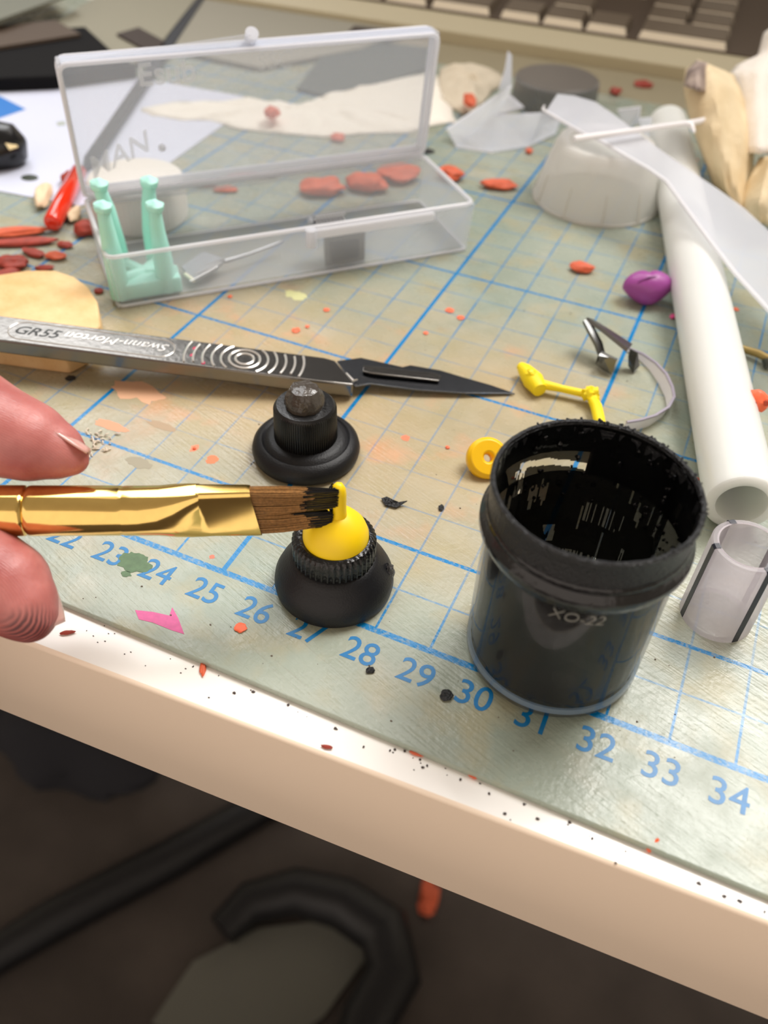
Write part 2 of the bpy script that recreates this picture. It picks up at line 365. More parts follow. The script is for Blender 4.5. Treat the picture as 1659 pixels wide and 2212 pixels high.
def gap(ad, z, a):
    w = noise.noise(Vector((ad*.12, z*3, 2)))*.05
    if 104 < ad < 152 and 2.80+.0042*(ad-107)+w*.6 < z < 2.93+.0042*(ad-107)+w*.8: return True
    if 144 < ad < 155 and 2.42 < z < 2.98 and noise.noise(Vector((ad*.5, z*2, 5))) > -.1: return True
    if 118 < ad < 142 and 3.26+w < z < 3.30+w: return True
    comb = noise.noise(Vector((ad*.9, .3, z*.35)))
    if 70 < ad < 97 and 1.72 < z < 2.14 and comb > .12: return True
    if 44.5 < ad < 46.5 and 2.2 < z < 2.75: return True
    if 52 < ad < 53.2 and 2.3 < z < 2.7: return True
    if 60 < ad < 66 and .9 < z < 1.5 and comb > .1: return True
    if 113 < ad < 123 and 1.15 < z < 1.55 and noise.noise(Vector((ad*.3, z*3, 9))) > -.15: return True
    if 80 < ad < 112 and .62 < z < 1.0 and comb > .0: return True
    return False
b = B(); na, nz = 420, 150; vs = []; fs = []
for i in range(nz+1):
    z = .36+(3.66-.36)*i/nz; r = 1.375+.005*min(1, z/2.7)+(.025*max(0, (z-2.7)/.96))
    for j in range(na): a = 2*math.pi*j/na; rr = r-.012*abs(noise.noise(Vector((math.cos(a)*7, math.sin(a)*7, z*1.2)))); vs.append((jx+rr*math.cos(a), jy+rr*math.sin(a), z))
for i in range(nz):
    for j in range(na):
        if gap(360*(j+.5)/na, .36+3.3*(i+.5)/nz, 0): continue
        fs.append((i*na+j, i*na+(j+1) % na, (i+1)*na+(j+1) % na, (i+1)*na+j))
part('paint_coating', b.add(vs, fs), coat_mat(), jar)
part('paint_floor', B().lathe([(0,.30),(1.33,.30),(1.375,.36)], 96, (jx,jy,0), wob=.02), mat('deep_black_paint', (5,5,6), .5, spec=.08), jar)
npr = [(1.44,2.66),(1.475,2.72),(1.50,2.80),(1.548,2.88),(1.545,2.97),(1.49,3.03),(1.462,3.08),(1.475,3.13),(1.470,3.18),(1.455,3.2)]
nb_ = B(); nc_ = B(); vs = [(jx+r*math.cos(math.radians(j)), jy+r*math.sin(math.radians(j)), z) for j in range(360) for r, z in npr]
fk = [[], []]
for j in range(360):
    for i in range(9): fk[1 if 100 < j < 156 else 0].append((j*10+i, (j+1) % 360*10+i, (j+1) % 360*10+i+1, j*10+i+1))
part('neck', nb_.add(vs, fk[0]), mat('smeared_neck', (22,22,24), .12, bump=.25, bscale=9), jar)
part('bare_neck', nc_.add(vs, fk[1]), clearp, jar)
sb = B(); vs = []; fs = []; na = 90
for i in range(80):
    for j in range(na): a = math.radians(40+120*j/(na-1)); z = .5+2.85*i/79; vs.append((jx+1.405*math.cos(a), jy+1.405*math.sin(a), z))
for i in range(79):
    for j in range(na-1):
        ad = 40+120*(j+.5)/(na-1); z = .5+2.85*(i+.5)/79
        if 104 < ad and z > 2.75: continue
        if noise.noise(Vector((ad*.35, z*1.1, 4))) < .45: fs.append((i*na+j, i*na+j+1, (i+1)*na+j+1, (i+1)*na+j))
part('thin_paint_smear', sb.add(vs, fs), mat('brown_black_smear', (24, 21, 18), .25, clear=.92), jar)
b = B().lathe([(1.40,3.60),(1.45,3.10),(1.455,3.40),(1.46,3.55),(1.48,3.62),(1.48,3.70),(1.455,3.725),(1.415,3.71),(1.40,3.60),(1.40,3.3)], 256, (jx,jy,0), wob=.006)
part('rim', b, dryp, jar)
b = B()
for i in range(150):
    a = random.gauss(.9, .85); r = random.uniform(1.40, 1.49); s = random.uniform(.008, .028)
    b.blob((jx+r*math.cos(a), jy+r*math.sin(a), 3.71+random.uniform(-.02,.015)), (s, s, s*.8), .3, 2, i, 4)
part('paint_crust', b, dryp, jar, kind='stuff')
b = B()
for i in range(60):
    a = random.uniform(.2, 2.6); z = random.uniform(2.2, 3.5); s = random.uniform(.015, .05)
    b.blob((jx+1.36*math.cos(a), jy+1.36*math.sin(a), z), (s, s*.7, s*1.3), .3, 2, i, 5)
part('paint_lump', b, paint, jar, kind='stuff')
b = B()   # dried runs of paint standing on the jar floor
for i in range(9):
    a = random.uniform(0, 6.28); r = random.uniform(.2, 1.1); b.blob((jx+r*math.cos(a), jy+r*math.sin(a), .34), (random.uniform(.1,.3), random.uniform(.1,.3), .05), .3, 2, i, 6)
part('paint_puddle', b, paint, jar, kind='stuff')
vdir = math.atan2(CP.y-jy, CP.x-jx)
def jw(p, a0=vdir+.16, r=1.437, z0=2.54):
    a = a0+p.x/r; rr = r+p.z+.006; return (jx+rr*math.cos(a), jy+rr*math.sin(a), z0+p.y)
textmesh('embossed_code', 'XO-22', .27, jw, mat("clear_emboss", (128, 128, 122), .12, clear=.8), jar, ext=.014, off=-.003, shear=.2)
# ------------------------------------------------------------------ two black bottle caps
def cap(label, x, y, kind):
    t = thing('bottle_cap', label, 'bottle cap', (x, y, 0), 'black ribbed bottle caps with rubber skirts')
    if kind == 0:
        part('rubber_skirt', B().lathe([(0,0),(.98,0),(1.03,.05),(1.05,.18),(1.03,.32),(.96,.47),(.86,.60),(.78,.70),(.72,.78),(.66,.80),(0,.80)], 96, (x,y,0)), blackrub, t)
        pr = [(.60,.74),(.675,.78),(.69,.84),(.685,1.18),(.665,1.24),(.60,1.27),(.52,1.25),(.50,1.20),(0,1.20)]
        part('ribbed_collar', B().lathe(pr, 44*4, (x,y,0), rib=(.03, 2, 3)), mat('black_gloss_plastic', (18,18,19), .22, bump=.4, bscale=12), t)
        part('scratched_nick', B().blob((x+.88, y+.36, .36), (.10, .16, .2), .2, 3, 1, 8), mat('scuffed_black', (62, 60, 60), .3, bump=1, bscale=10), t)
    else:
        part('rubber_skirt', B().lathe([(0,0),(1.02,0),(1.09,.06),(1.11,.16),(1.08,.28),(.99,.37),(.90,.40),(.86,.37),(.80,.42),(.72,.46),(0,.46)], 96, (x,y,0)), blackrub, t)
        pr = [(.60,.40),(.625,.46),(.61,1.16),(.60,1.21),(.56,1.25),(.42,1.26),(0,1.26)]
        part('ribbed_collar', B().lathe(pr, 84*4, (x,y,0), rib=(.02, 1, 2)), blackpl, t)
        nb = B(); nb.lathe([(.40,1.24),(.405,1.34),(.37,1.46),(.30,1.56),(.27,1.63),(.14,1.66),(0,1.67)], 40, (x,y,0), wob=.035)
        part('melted_nub', nb, mat('smoky_nub', (74, 68, 62), .14, bump=.7, bscale=5), t, label='glossy dark brown rounded nub')
    return t
cap('black ribbed cap holding the yellow cone at front', 26.93, .62, 0)
cap('black finely ribbed cap with smoky nub, behind the brush', 24.82, 3.58, 1)
yx, yy = 26.97, .60
hat = thing('yellow_cone', 'small bright yellow dome with upright peg on the front bottle cap', 'miniature part', (yx, yy, 1.2))
part('dome', B().lathe([(0,1.205),(.50,1.205),(.555,1.26),(.55,1.36),(.50,1.50),(.40,1.63),(.27,1.73),(.16,1.80),(.0,1.84)], 56, (yx,yy,0)), yellow, hat)
pth = [(yx+.04,yy,1.70),(yx+.05,yy,1.95),(yx+.05,yy,2.25),(yx+.04,yy,2.36),(yx+.02,yy+.01,2.43),(yx,yy+.01,2.46)]
part('peg', B().tube(pth, [.15,.125,.125,.12,.085,.03], 20), yellow, hat, ang=60)
# wet paint on the camera left side of the peg
b = B(); lf = -R0
for i in range(26):
    z = random.uniform(1.85, 2.43); a = random.gauss(0, .55); d = Vector((lf.x*math.cos(a)-lf.y*math.sin(a), lf.x*math.sin(a)+lf.y*math.cos(a), 0)).normalized()
    p = Vector((yx+.045, yy, z))+d*.115; b.blob(p, (.035, .035, random.uniform(.03,.09)), .4, 2, i, 6)
part('wet_paint', b, paint, hat, kind='stuff')
b = B()
for u, v in ((700,1152),(706,1156),(678,1146),(684,1152),(742,1082)):
    p = atd(u, v, 14.12); q = Vector((p.x-yx, p.y-yy, 0)); 
    b.blob(Vector((yx,yy,p.z))+q.normalized()*min(q.length, .5), (.02,.02,.03), .3, 2, u, 5)
part('paint_fleck', b, paint, hat, kind='stuff')

# ------------------------------------------------------------------ paint brush
Bt = atd(733, 1098, 13.66); Be = atd(553, 1103, 13.42); B0 = atd(0, 1103, 12.95)
ax = (Be-B0).normalized(); Lf = (Be-B0).length; upv = (-R1-ax*(-R1).dot(ax)).normalized(); fw = ax.cross(upv)
brush = thing('paint_brush', 'flat paint brush with gold ferrule and black paint on its bristles', 'paint brush', tuple(B0))
def bp_(t): return B0+ax*t
k = Lf/553.
wv = (upv+fw).normalized(); tv = (upv-fw).normalized()          # width and thickness directions of the flat end
st = [(-4.2,.36,.36),(-4.0,.395,.395),(-2.1,.395,.395),(-2.05,.37,.37),(-2.0,.395,.395),(k*47,.392,.392),(k*54,.388,.388),(k*58,.355,.355),(k*63,.388,.388),(k*70,.39,.39),(k*180,.39,.39),(k*255,.388,.388),(k*261,.380,.380),(k*266,.388,.388),(k*300,.392,.386),(k*340,.402,.365),(k*375,.425,.32),(k*405,.45,.25),(k*430,.468,.185),(k*436,.472,.165),(k*442,.472,.158),(k*545,.485,.135),(k*553,.480,.13)]
b = B(); N_ = 72; vs = []; fs = []
for (t, ra, rb) in st:
    fl = max(0, min(1, (t/k-330)/100)) if t > 0 else 0
    for j in range(N_):
        a = 2*math.pi*j/N_; ca, sa = math.cos(a), math.sin(a); e = 1-fl*.66
        cx_ = math.copysign(abs(ca)**e, ca); sy_ = math.copysign(abs(sa)**e, sa)
        sh_ = .06*fl*cx_ if t > k*430 else 0
        vs.append(bp_(t-sh_*1.5)+wv*(ra*cx_)+tv*(rb*sy_))
n_ = len(st)
for i in range(n_-1):
    for j in range(N_): fs.append((i*N_+j, i*N_+(j+1) % N_, (i+1)*N_+(j+1) % N_, (i+1)*N_+j))
b.add(vs, fs); part('ferrule', b, gold, brush, ang=50)
b = B()
for (t, p_, q_, s) in ((k*332, .10, .375, .03),(k*372,-.36,.20,.018),(k*520,-.40,.14,.02),(k*497,.05,.14,.01)):
    b.blob(bp_(t)+wv*p_+tv*q_, (s,s,s), .3, 2, int(t*9), 5)
part('paint_spot', b, paint, brush, kind='stuff')
handle = mat('red_lacquer', (150, 58, 30), .2)
part('handle', B().tube([bp_(t) for t in (-3.9,-6,-9,-13,-17)], [.36,.46,.42,.3,.16], 24), handle, brush)
bt_dir = (Bt-Be); bl = bt_dir.length; bd = bt_dir.normalized()
hair = mat('brown_bristle', (182, 134, 80), .3, var=.45, vscale=25); hairb = mat('black_wet_bristle', (16, 16, 18), .12)
hb = B(); ht = B()
for i in range(1100):
    s = random.uniform(-1, 1); q = random.uniform(-1, 1)
    root = Be+wv*(s*.46)+tv*(q*.10)-ax*.15
    ln = bl*(.985-.05*random.random()-(.05 if s < -.1 else 0)-(.16*max(0, 1-abs(s+.12)*5)))
    sp_ = .84 if s > -.1 else .80
    sh = (.045 if s > -.12 else -.03)*max(0, 1-abs(s+.12)*2.6)
    tip = Be+bd*ln+wv*(s*.46*sp_+sh+random.gauss(0, .010)+.02)+tv*(q*.045+.0)
    m1 = root.lerp(tip, .42)+tv*(q*.03)+wv*random.gauss(0,.006); fr = random.uniform(.30, .62)+(.18 if s < -.15 else -.02)
    m2 = m1.lerp(tip, min(.92, fr))
    r = random.uniform(.0045, .0085)
    hb.tube([root, m1, m2], [r, r, r], 5, cap=False); ht.tube([m2, m2.lerp(tip,.5), tip], [r*1.5, r*1.9, r*.4], 5, cap=False)
part('bristles', hb, hair, brush, kind='stuff', label='brown bristles')
part('wet_bristle_tips', ht, hairb, brush, kind='stuff', label='black paint-soaked bristle tips')
b = B()
for i in range(10):
    b.blob(Be+wv*random.uniform(-.05,.3)+ax*random.uniform(.02,.2)+tv*.11, (.02,.03,.02), .5, 3, i, 5)
part('dried_paint_speck', b, mat('grey_dried_paint', (150,140,136), .6), brush, kind='stuff')

# ------------------------------------------------------------------ hand
def skinmat():
    m = mat('skin', (200, 126, 120), .40, sss=.3, sssc=(1, .35, .22), rgb2=(168, 88, 84), vscale=1.4); m = m.copy(); nt = m.node_tree; N = nt.nodes; L = nt.links
    b = N['Principled BSDF']; tc = N.new('ShaderNodeTexCoord')
    w = N.new('ShaderNodeTexWave'); w.wave_type = 'RINGS'; w.inputs['Scale'].default_value = 900; w.inputs['Distortion'].default_value = 2.5; w.inputs['Detail'].default_value = 1
    L.new(tc.outputs['Object'], w.inputs['Vector'])
    n = N.new('ShaderNodeTexNoise'); n.inputs['Scale'].default_value = 1500; n.inputs['Detail'].default_value = 4; L.new(tc.outputs['Object'], n.inputs['Vector'])
    ad = N.new('ShaderNodeMath'); ad.operation = 'MULTIPLY_ADD'; ad.inputs[1].default_value = .25; L.new(w.outputs['Fac'], ad.inputs[0]); L.new(n.outputs['Fac'], ad.inputs[2])
    bp = N.new('ShaderNodeBump'); bp.inputs['Strength'].default_value = .3; bp.inputs['Distance'].default_value = .00025; L.new(ad.outputs[0], bp.inputs['Height']); L.new(bp.outputs[0], b.inputs['Normal'])
    # inky fingerprint smudge on the pad of the lower digit
    sm = N.new('ShaderNodeVectorMath'); sm.operation = 'DISTANCE'; c_ = (atd(62,1365,12.45)-atd(-500,1150,12.5))*CM; sm.inputs[1].default_value = c_
    L.new(tc.outputs['Object'], sm.inputs[0]); mr = N.new('ShaderNodeMapRange'); mr.inputs['From Min'].default_value = .0022; mr.inputs['From Max'].default_value = .0048; mr.inputs['To Min'].default_value = .8; mr.inputs['To Max'].default_value = 0
    L.new(sm.outputs['Value'], mr.inputs['Value']); w2 = N.new('ShaderNodeTexWave'); w2.wave_type = 'RINGS'; w2.inputs['Scale'].default_value = 480; w2.inputs['Distortion'].default_value = 3; w2.inputs['Detail'].default_value = 1; L.new(tc.outputs['Object'], w2.inputs['Vector'])
    mu = N.new('ShaderNodeMath'); mu.operation = 'MULTIPLY'; L.new(mr.outputs[0], mu.inputs[0]); L.new(w2.outputs['Fac'], mu.inputs[1])
    mx = N.new('ShaderNodeMix'); mx.data_type = 'RGBA'; L.new(mu.outputs[0], mx.inputs[0]); L.new(b.inputs['Base Color'].links[0].from_socket, mx.inputs[6]); mx.inputs[7].default_value = (.03,.02,.03,1); L.new(mx.outputs[2], b.inputs['Base Color'])
    return m
skin = skinmat()
hand = thing('person', 'hand of a person pinching the gold ferrule between finger and thumb', 'person', tuple(atd(-500, 1150, 12.5)))
def X(u, v, d): return atd(u, v, d)
def capsule_mesh(chains):
    b = B()
    for pts, rad in chains:
        # denser, smooth chain of spheres and tubes, later fused into one skin
        for (p, r) in zip(pts, rad):
            b.blob(p, (r, r, r), 0, 1, 0, 10)
        for i in range(len(pts)-1):
            b.tube([pts[i], pts[i+1]], [rad[i], rad[i+1]], 20)
    return b
idx = ([X(158,992,13.05), X(118,972,13.05), X(60,952,13.0), X(-30,922,12.95), X(-180,830,12.6), X(-420,790,12.9), X(-640,930,13.4), X(-1000,1180,13.9)],
       [.27, .47, .64, .76, .84, .86, .92, 1.05])
thb = ([X(62,1328,12.75), X(40,1300,12.75), X(12,1262,12.8), X(-60,1225,12.8), X(-200,1200,12.75), X(-420,1330,12.9), X(-640,1420,13.2), X(-1000,1380,13.7)],
       [.44, .58, .68, .76, .82, .88, 1.05, 1.3])
def off(p, dx, dy, dd): return p+R0*dx+R1*dy+R2*dd
pb = X(-1000, 1290, 13.8)                 # middle of the palm, out of frame
mid = ([off(pb, 3.2, 2.5, -.3), off(pb, 3.9, 1.1, -.2), off(pb, 2.4, .6, .1), off(pb, 0, .3, .2)], [.60,.72,.80,.95])
rng_ = ([off(pb, 1.9, 3.4, -.2), off(pb, 3.0, 2.3, .2), off(pb, 1.9, 1.5, .3), off(pb, -.4, 1.1, .3)], [.56,.68,.76,.90])
pky = ([off(pb, .6, 4.1, -.1), off(pb, 1.9, 3.4, .2), off(pb, 1.2, 2.5, .3), off(pb, -.9, 1.9, .4)], [.46,.56,.64,.85])
palm = ([off(pb, -1.0, -.6, .2), off(pb, -2.6, .3, .6), off(pb, -5, .8, .6), off(pb, -9, 1.2, .2), off(pb, -15, 1.6, -1.2)], [1.4,1.7,1.6,1.9,2.6])
palm2 = ([off(pb, -.6, 1.2, .6), off(pb, -2.6, 1.6, 1.2), off(pb, -5, 1.2, .9)], [1.35,1.6,1.5])
b = capsule_mesh([idx, thb, mid, rng_, pky, palm, palm2])
o = part('hand', b, skin, hand)
rm = o.modifiers.new('remesh', 'REMESH'); rm.mode = 'VOXEL'; rm.voxel_size = .0007; rm.use_smooth_shade = True
sm = o.modifiers.new('smooth', 'SMOOTH'); sm.factor = .6; sm.iterations = 14
nailm = mat('fingernail', (222, 164, 154), .2, coat=.4, sss=.2)
def nail(ctr, along, nrm, ln, wd, curve, name='fingernail', m=nailm):
    along = along.normalized(); nrm = (nrm-along*nrm.dot(along)).normalized(); side = along.cross(nrm)
    vs = []; fs = []; nx, ny = 12, 12
    for i in range(nx+1):
        for j in range(ny+1):
            s = i/nx; t = j/ny*2-1; w = wd*(math.sin(math.pi*min(.5, .08+s*1.1)) if s < .4 else 1-.15*max(0, s-.8)*5*t*t)
            a = t*curve; vs.append(ctr+along*((s-.5)*ln*(1 if s < .9 else 1+.0))+side*(w*math.sin(a)/math.sin(curve))+nrm*(w*(math.cos(a)-1)/math.sin(curve)*.9-.06*(s-.5)**2*4*.3))
    for i in range(nx):
        for j in range(ny): fs.append((i*(ny+1)+j, (i+1)*(ny+1)+j, (i+1)*(ny+1)+j+1, i*(ny+1)+j+1))
    o = part(name, B().add(vs, fs), m, hand); s = o.modifiers.new('solid', 'SOLIDIFY'); s.thickness = .0002; s.offset = 0
    return o
nail(X(136, 931, 13.02), X(196,966,13.1)-X(80,892,12.9), -R1*.95+R2*.25+R0*.25, 1.0, .32, 1.0)
nail(X(100, 1286, 12.74), X(128,1350,12.75)-X(86,1228,12.7), R0*.8-R1*.25-R2*.45, .95, .34, .9)

# ------------------------------------------------------------------ scalpel
zl, zr = .95, .42
def S3(t, w, h):        # t 0..1 along from left frame edge to the handle's end, w across (0 near .. 1 far), h height above its underside
    A = at(0, 735, zl); Bq = at(762, 833, zr)
    a = A.lerp(Bq, t); n = Vector((-(Bq-A).y, (Bq-A).x, 0)).normalized(); return a+n*w+Vector((0,0,h-.34))
A = at(0, 735, zl); Bq = at(762, 833, zr); SL = (Bq-A).length
def sx(d, w, h): return S3(d/SL, w, h)
scal = thing('scalpel', 'steel scalpel with engraved handle lying across the tan block', 'scalpel', tuple(sx(SL*.5, .4, 0)))
hw = .92
hp = [(-6.5,.1),(-6.2,0),(SL*.9,0.0),(SL-.02,.03),(SL+.0,.10),(SL-.50,hw-.06),(SL-.75,hw),(-6.2,hw),(-6.5,hw-.15)]
b = B(); b.slab([sx(d, w, 0) for d, w in hp], .34)
part('handle', b, steel, scal, bev=.04)
# engraved recess outline, script and rings
ring = B()
def arc(cd, cw, r0, a0, a1, wd=.028, nn=28, sq=1.0):
    pts = []
    for i in range(nn+1):
        a = a0+(a1-a0)*i/nn; w = cw+r0*math.sin(a)*sq
        if .05 < w < hw-.04: pts.append(sx(cd+r0*math.cos(a), w, .343))
        elif len(pts) > 1: ring.tube(pts, wd, 6, cap=True); pts = []
        else: pts = []
    if len(pts) > 1: ring.tube(pts, wd, 6)
dc = None
def d_of(u, v):          # distance along the handle of a photo pixel on its top face
    best = min(((at(u, v, zl+(zr-zl)*t/100)-sx(SL*t/100, .45, .34)).length, t) for t in range(0, 105)); return SL*best[1]/100
dc = d_of(535, 765)
for r in (.20,.34,.52,.72,.92,1.12,1.32):
    if r < .4: arc(dc, .46, r, 0, 2*math.pi, .03, 40)
    else: arc(dc, .46, r, -1.4, 1.4); arc(dc, .46, r, math.pi-1.4, math.pi+1.4)
part('grip_ridge', ring, mat('bright_steel', (236, 232, 226), .28, .7), scal, kind='stuff')
dl, dr_ = d_of(20, 700), d_of(390, 745); fr_ = B(); pts = []
for i in range(13): a = math.pi/2+math.pi*i/12; pts.append(sx(dl+.35+.33*math.cos(a), .46+.33*math.sin(a), .34))
for i in range(13): a = -math.pi/2+math.pi*i/12; pts.append(sx(dr_-.35+.33*math.cos(a), .46+.33*math.sin(a), .34))
pts.append(pts[0]); fr_.tube(pts, .016, 6)
part('engraved_outline', fr_, MATS['bright_steel'], scal)
dm = (d_of(120, 705)+dr_)/2+.1
textmesh('engraved_script', 'Swann-Morton', .38, lambda p: sx(dm-p.x, .50-p.y, .343+p.z*.5), MATS['bright_steel'], scal, ext=.014, off=-.002, shear=.35)
textmesh('marker_writing', 'GR55', .42, lambda p: sx(d_of(88, 705)+p.x, .46+p.y, .342+p.z*.3), mat('black_marker', (40, 42, 40), .5), scal, ext=.003, off=.006, shear=.3)
for q in ((d_of(418,765),.35),(d_of(440,772),.12),(d_of(430,740),.62)):
    part('paint_spot', B().blob(sx(q[0], q[1], .345), (.04,.05,.012), .3, 2, 3, 5), mat('pink_red_paint', (200, 50, 90), .4), scal)
# blade
def T3(u, v, z): return at(u, v, z)
fit = B(); fit.slab([T3(738,800,.30), T3(790,833,.16), T3(940,826,.14), T3(950,808,.14), T3(790,784,.20)], .05)
bl_ = [T3(728,783,.32), T3(767,838,.24), T3(800,832,.2), T3(900,845,.13), T3(1000,852,.08), T3(1112,853,.02), T3(1060,835,.05), T3(1000,818,.08), T3(950,803,.11), T3(886,792,.16), T3(870,796,.16), T3(780,776,.26)]
part('blade', B().slab(bl_, .045, (0,0,1)), darksteel, scal, bev=.008, label='dark scuffed pointed blade')
sl = [T3(785,792,.33), T3(783,805,.32), T3(800,809,.31), T3(948,826,.20), T3(952,815,.20), T3(940,809,.21)]
part('blade_fitting', B().slab(sl, .05, (0,0,1)), steel, scal, bev=.015)
part('bright_bevel', B().tube([T3(748,806,.40), T3(763,823,.36), T3(772,820,.34)], [.02,.035,.015], 8), MATS['bright_steel'], scal)

# tan block under the scalpel
tp = [(-160,640),(-60,600),(0,592),(60,583),(120,583),(160,596),(190,618),(210,650),(216,700),(180,742),(140,762),(60,752),(0,744),(-120,730)]
c0 = at(100, 680, 0)
solo('tan_block', 'pale tan rounded wooden block under the scalpel handle', 'block', B().slab([Vector((*at(u, v, .58).xy, 0)) for u, v in tp], .58, (0,0,1)),
     mat('pale_balsa', (244, 212, 160), .8, rgb2=(226, 184, 126), vscale=1.0, bump=.5, bscale=6), tuple(c0), bev=.06)

# ------------------------------------------------------------------ open plastic box
th = math.radians(46.36); dv = Vector((math.cos(th), math.sin(th), 0)); nv = Vector((-dv.y, dv.x, 0)); OB = Vector((18.105, 6.219, 0))
LB, HB, WB = 9.85, 1.40, 3.39
def bx(d, n, z): return OB+dv*d+nv*n+Vector((0,0,z))
box = thing('hinged_box', 'long clear plastic box standing open with its lid up', 'box', tuple(bx(LB/2, WB/2, 0)))
def tray(xf, L_, W_, H_, t=.09, dr=.07):
    b = B(xf)
    o = [(dr,dr,0),(L_-dr,dr,0),(L_-dr,W_-dr,0),(dr,W_-dr,0),(0,0,H_),(L_,0,H_),(L_,W_,H_),(0,W_,H_)]
    i = [(dr+t,dr+t,t),(L_-dr-t,dr+t,t),(L_-dr-t,W_-dr-t,t),(dr+t,W_-dr-t,t),(t,t,H_),(L_-t,t,H_),(L_-t,W_-t,H_),(t,W_-t,H_)]
    f = [(0,3,2,1),(0,1,5,4),(1,2,6,5),(2,3,7,6),(3,0,4,7)]
    g = [tuple(8+q for q in x[::-1]) for x in f]
    r = [(4,5,13,12),(5,6,14,13),(6,7,15,14),(7,4,12,15)]
    return b.add(o+i, f+g+r)
part('tray', tray(bx, LB, WB, HB), boxpl, box, smooth=False, bev=.06)
# lid: a shallow tray standing on the hinge, its opening towards the front
ph = math.radians(-6.8); LW = 3.43; LD = .48
def lx(d, w, q):        # w up along the lid, q out of its back face towards the front
    return bx(d, WB+.02+w*math.sin(ph)+(.42-q)*math.cos(ph), HB+.03+w*math.cos(ph)-(.42-q)*math.sin(ph))
part('lid', tray(lx, LB, LW, LD, .09, .03), boxpl, box, smooth=False, bev=.06)
def rimpath(xf, L_, W_, H_, r, ins=.04):
    c = .25; pts = []
    for (cx_, cy_, a0) in ((L_-c, c, -90), (L_-c, W_-c, 0), (c, W_-c, 90), (c, c, 180)):
        for i in range(5):
            a = math.radians(a0+i*22.5); pts.append(Vector(xf(cx_+(c-ins)*math.cos(a), cy_+(c-ins)*math.sin(a), H_)))
    pts.append(pts[0]); return pts
part('tray_rim', B().tube(rimpath(bx, LB, WB, HB, .05), .055, 8, cap=False), boxrim, box)
part('lid_rim', B().tube(rimpath(lx, LB, LW, LD, .05), .06, 8, cap=False), boxrim, box)
part('lid_top_wall', B(lx).box(.12, LW-.06, .05, LB-.12, LW-.02, LD), mat('milky_wall', (226, 230, 242), .22, clear=.6), box, smooth=False)
for d0_ in (.04, LB-.10): part('lid_side_wall', B(lx).box(d0_, .1, .05, d0_+.06, LW-.1, LD), mat('faint_wall', (236, 236, 240), .22, clear=.35), box, smooth=False)
part('lid_bottom_wall', B(lx).box(.12, .04, .05, LB-.12, .08, LD), MATS['faint_wall'], box, smooth=False)
part('lid_back_rim', B().tube(rimpath(lx, LB, LW, .03, .05), .045, 8, cap=False), boxrim, box)
part('tray_foot_edge', B().tube(rimpath(bx, LB, WB, .05, .05, .09), .045, 8, cap=False), boxrim, box)
for d0, d1 in ((.3, 1.9), (6.6, 9.3)):
    part('hinge', B().tube([bx(d0, WB+.04, HB+.02), bx(d1, WB+.04, HB+.02)], .07, 10), boxrim, box)
part('hinge_strip', B(bx).box(.1, WB-.02, HB-.22, LB-.1, WB+.05, HB+.0), boxpl, box, smooth=False)
# latch tabs: one on the tray's front wall, one on the lid's top
part('latch_tab', B(bx).box(5.05, -.12, HB-.27, 8.6, .0, HB-.02), boxrim, box, smooth=False, bev=.05)
part('latch_knob', B().tube([bx(5.1, -.12, HB-.42), bx(5.1, -.12, HB+.03)], .14, 16), mat('milky_knob', (238,240,246), .25, clear=.75), box)
part('latch_knob', B().tube([lx(4.75, LW-.0, .1), lx(4.75, LW+.26, .30)], [.14,.17], 16), MATS['milky_knob'], box)
part('latch_wing', B().slab([lx(.6, LW, .3), lx(4.7, LW, .3), lx(4.7, LW+.25, .3)], .05, tuple(-nv)), boxpl, box, smooth=False)
for p in (lx(2.25, .95, .14), bx(6.1, WB-.5, .12)):
    part('moulded_stud', B().blob(p, (.10,.10,.10), 0, 1, 0, 8), MATS['milky_knob'], box)
emb = mat('lid_emboss', (240, 241, 243), .3, clear=.34)
textmesh('embossed_word', 'Esub', .78, lambda p: lx(2.6+p.x*1.0, LW-.62+p.y, .10+p.z), emb, box, ext=.02, off=.012)
textmesh('embossed_word', 'SSC', .6, lambda p: lx(5.4+p.x*1.0, LW-.55+p.y, .10+p.z), mat('faint_emboss', (235,235,235), .3, clear=.12), box, ext=.015)
textmesh('embossed_word', 'MAN', .8, lambda p: lx(1.15+p.x*.9, .85+p.y+p.x*.35, .10+p.z), emb, box, ext=.02, off=.008)
# things inside the box
def pn(u, v, n0):       # point seen at u,v on the upright plane n = n0 of the box
    d = ray(u, v); s = ((OB+nv*n0-CP).dot(nv))/d.dot(nv); return CP+d*s
mc = thing('miniature_stand', 'mint green resin miniature stand with four knobbed posts inside the clear box', 'miniature part', tuple(bx(.95, .9, .1)))
p0 = [pn(222,452,.45), pn(232,500,.45), pn(246,560,.45)]; p1 = [pn(334,450,.45), pn(340,500,.45), pn(352,560,.45)]
p2 = [pn(214,404,1.35), pn(232,452,1.35), pn(252,530,1.35)]; p3 = [pn(322,398,1.35), pn(322,440,1.35), pn(328,500,1.35)]
for P in (p0, p1, p2, p3):
    part('post', B().tube([P[0], P[1], P[2], Vector((P[2].x, P[2].y, .12))], [.15,.19,.24,.26], 14), mint, mc)
    part('knob', B().blob(P[0]+Vector((0,0,.04)), (.24,.2,.16), .1, 2, 1, 10), mint, mc)
m0, m1 = bx(.30,.25,.1), bx(1.72,.25,.1)
part('base_block', B(bx).box(.22, .22, .1, 1.75, .70, .52), mint, mc, bev=.05, smooth=False)
part('brace', B().tube([bx(.3,.5,.55), bx(.95,.9,.42), bx(1.7,1.4,.7)], [.14,.16,.12], 10), mint, mc)
part('brace', B().tube([bx(1.7,.5,.55), bx(.95,.9,.42), bx(.3,1.4,.7)], [.14,.16,.12], 10), mint, mc)
mb = thing('miniature_broom', 'tiny grey metal flat broom lying inside the clear box', 'miniature part', tuple(bx(3, 1, .1)))
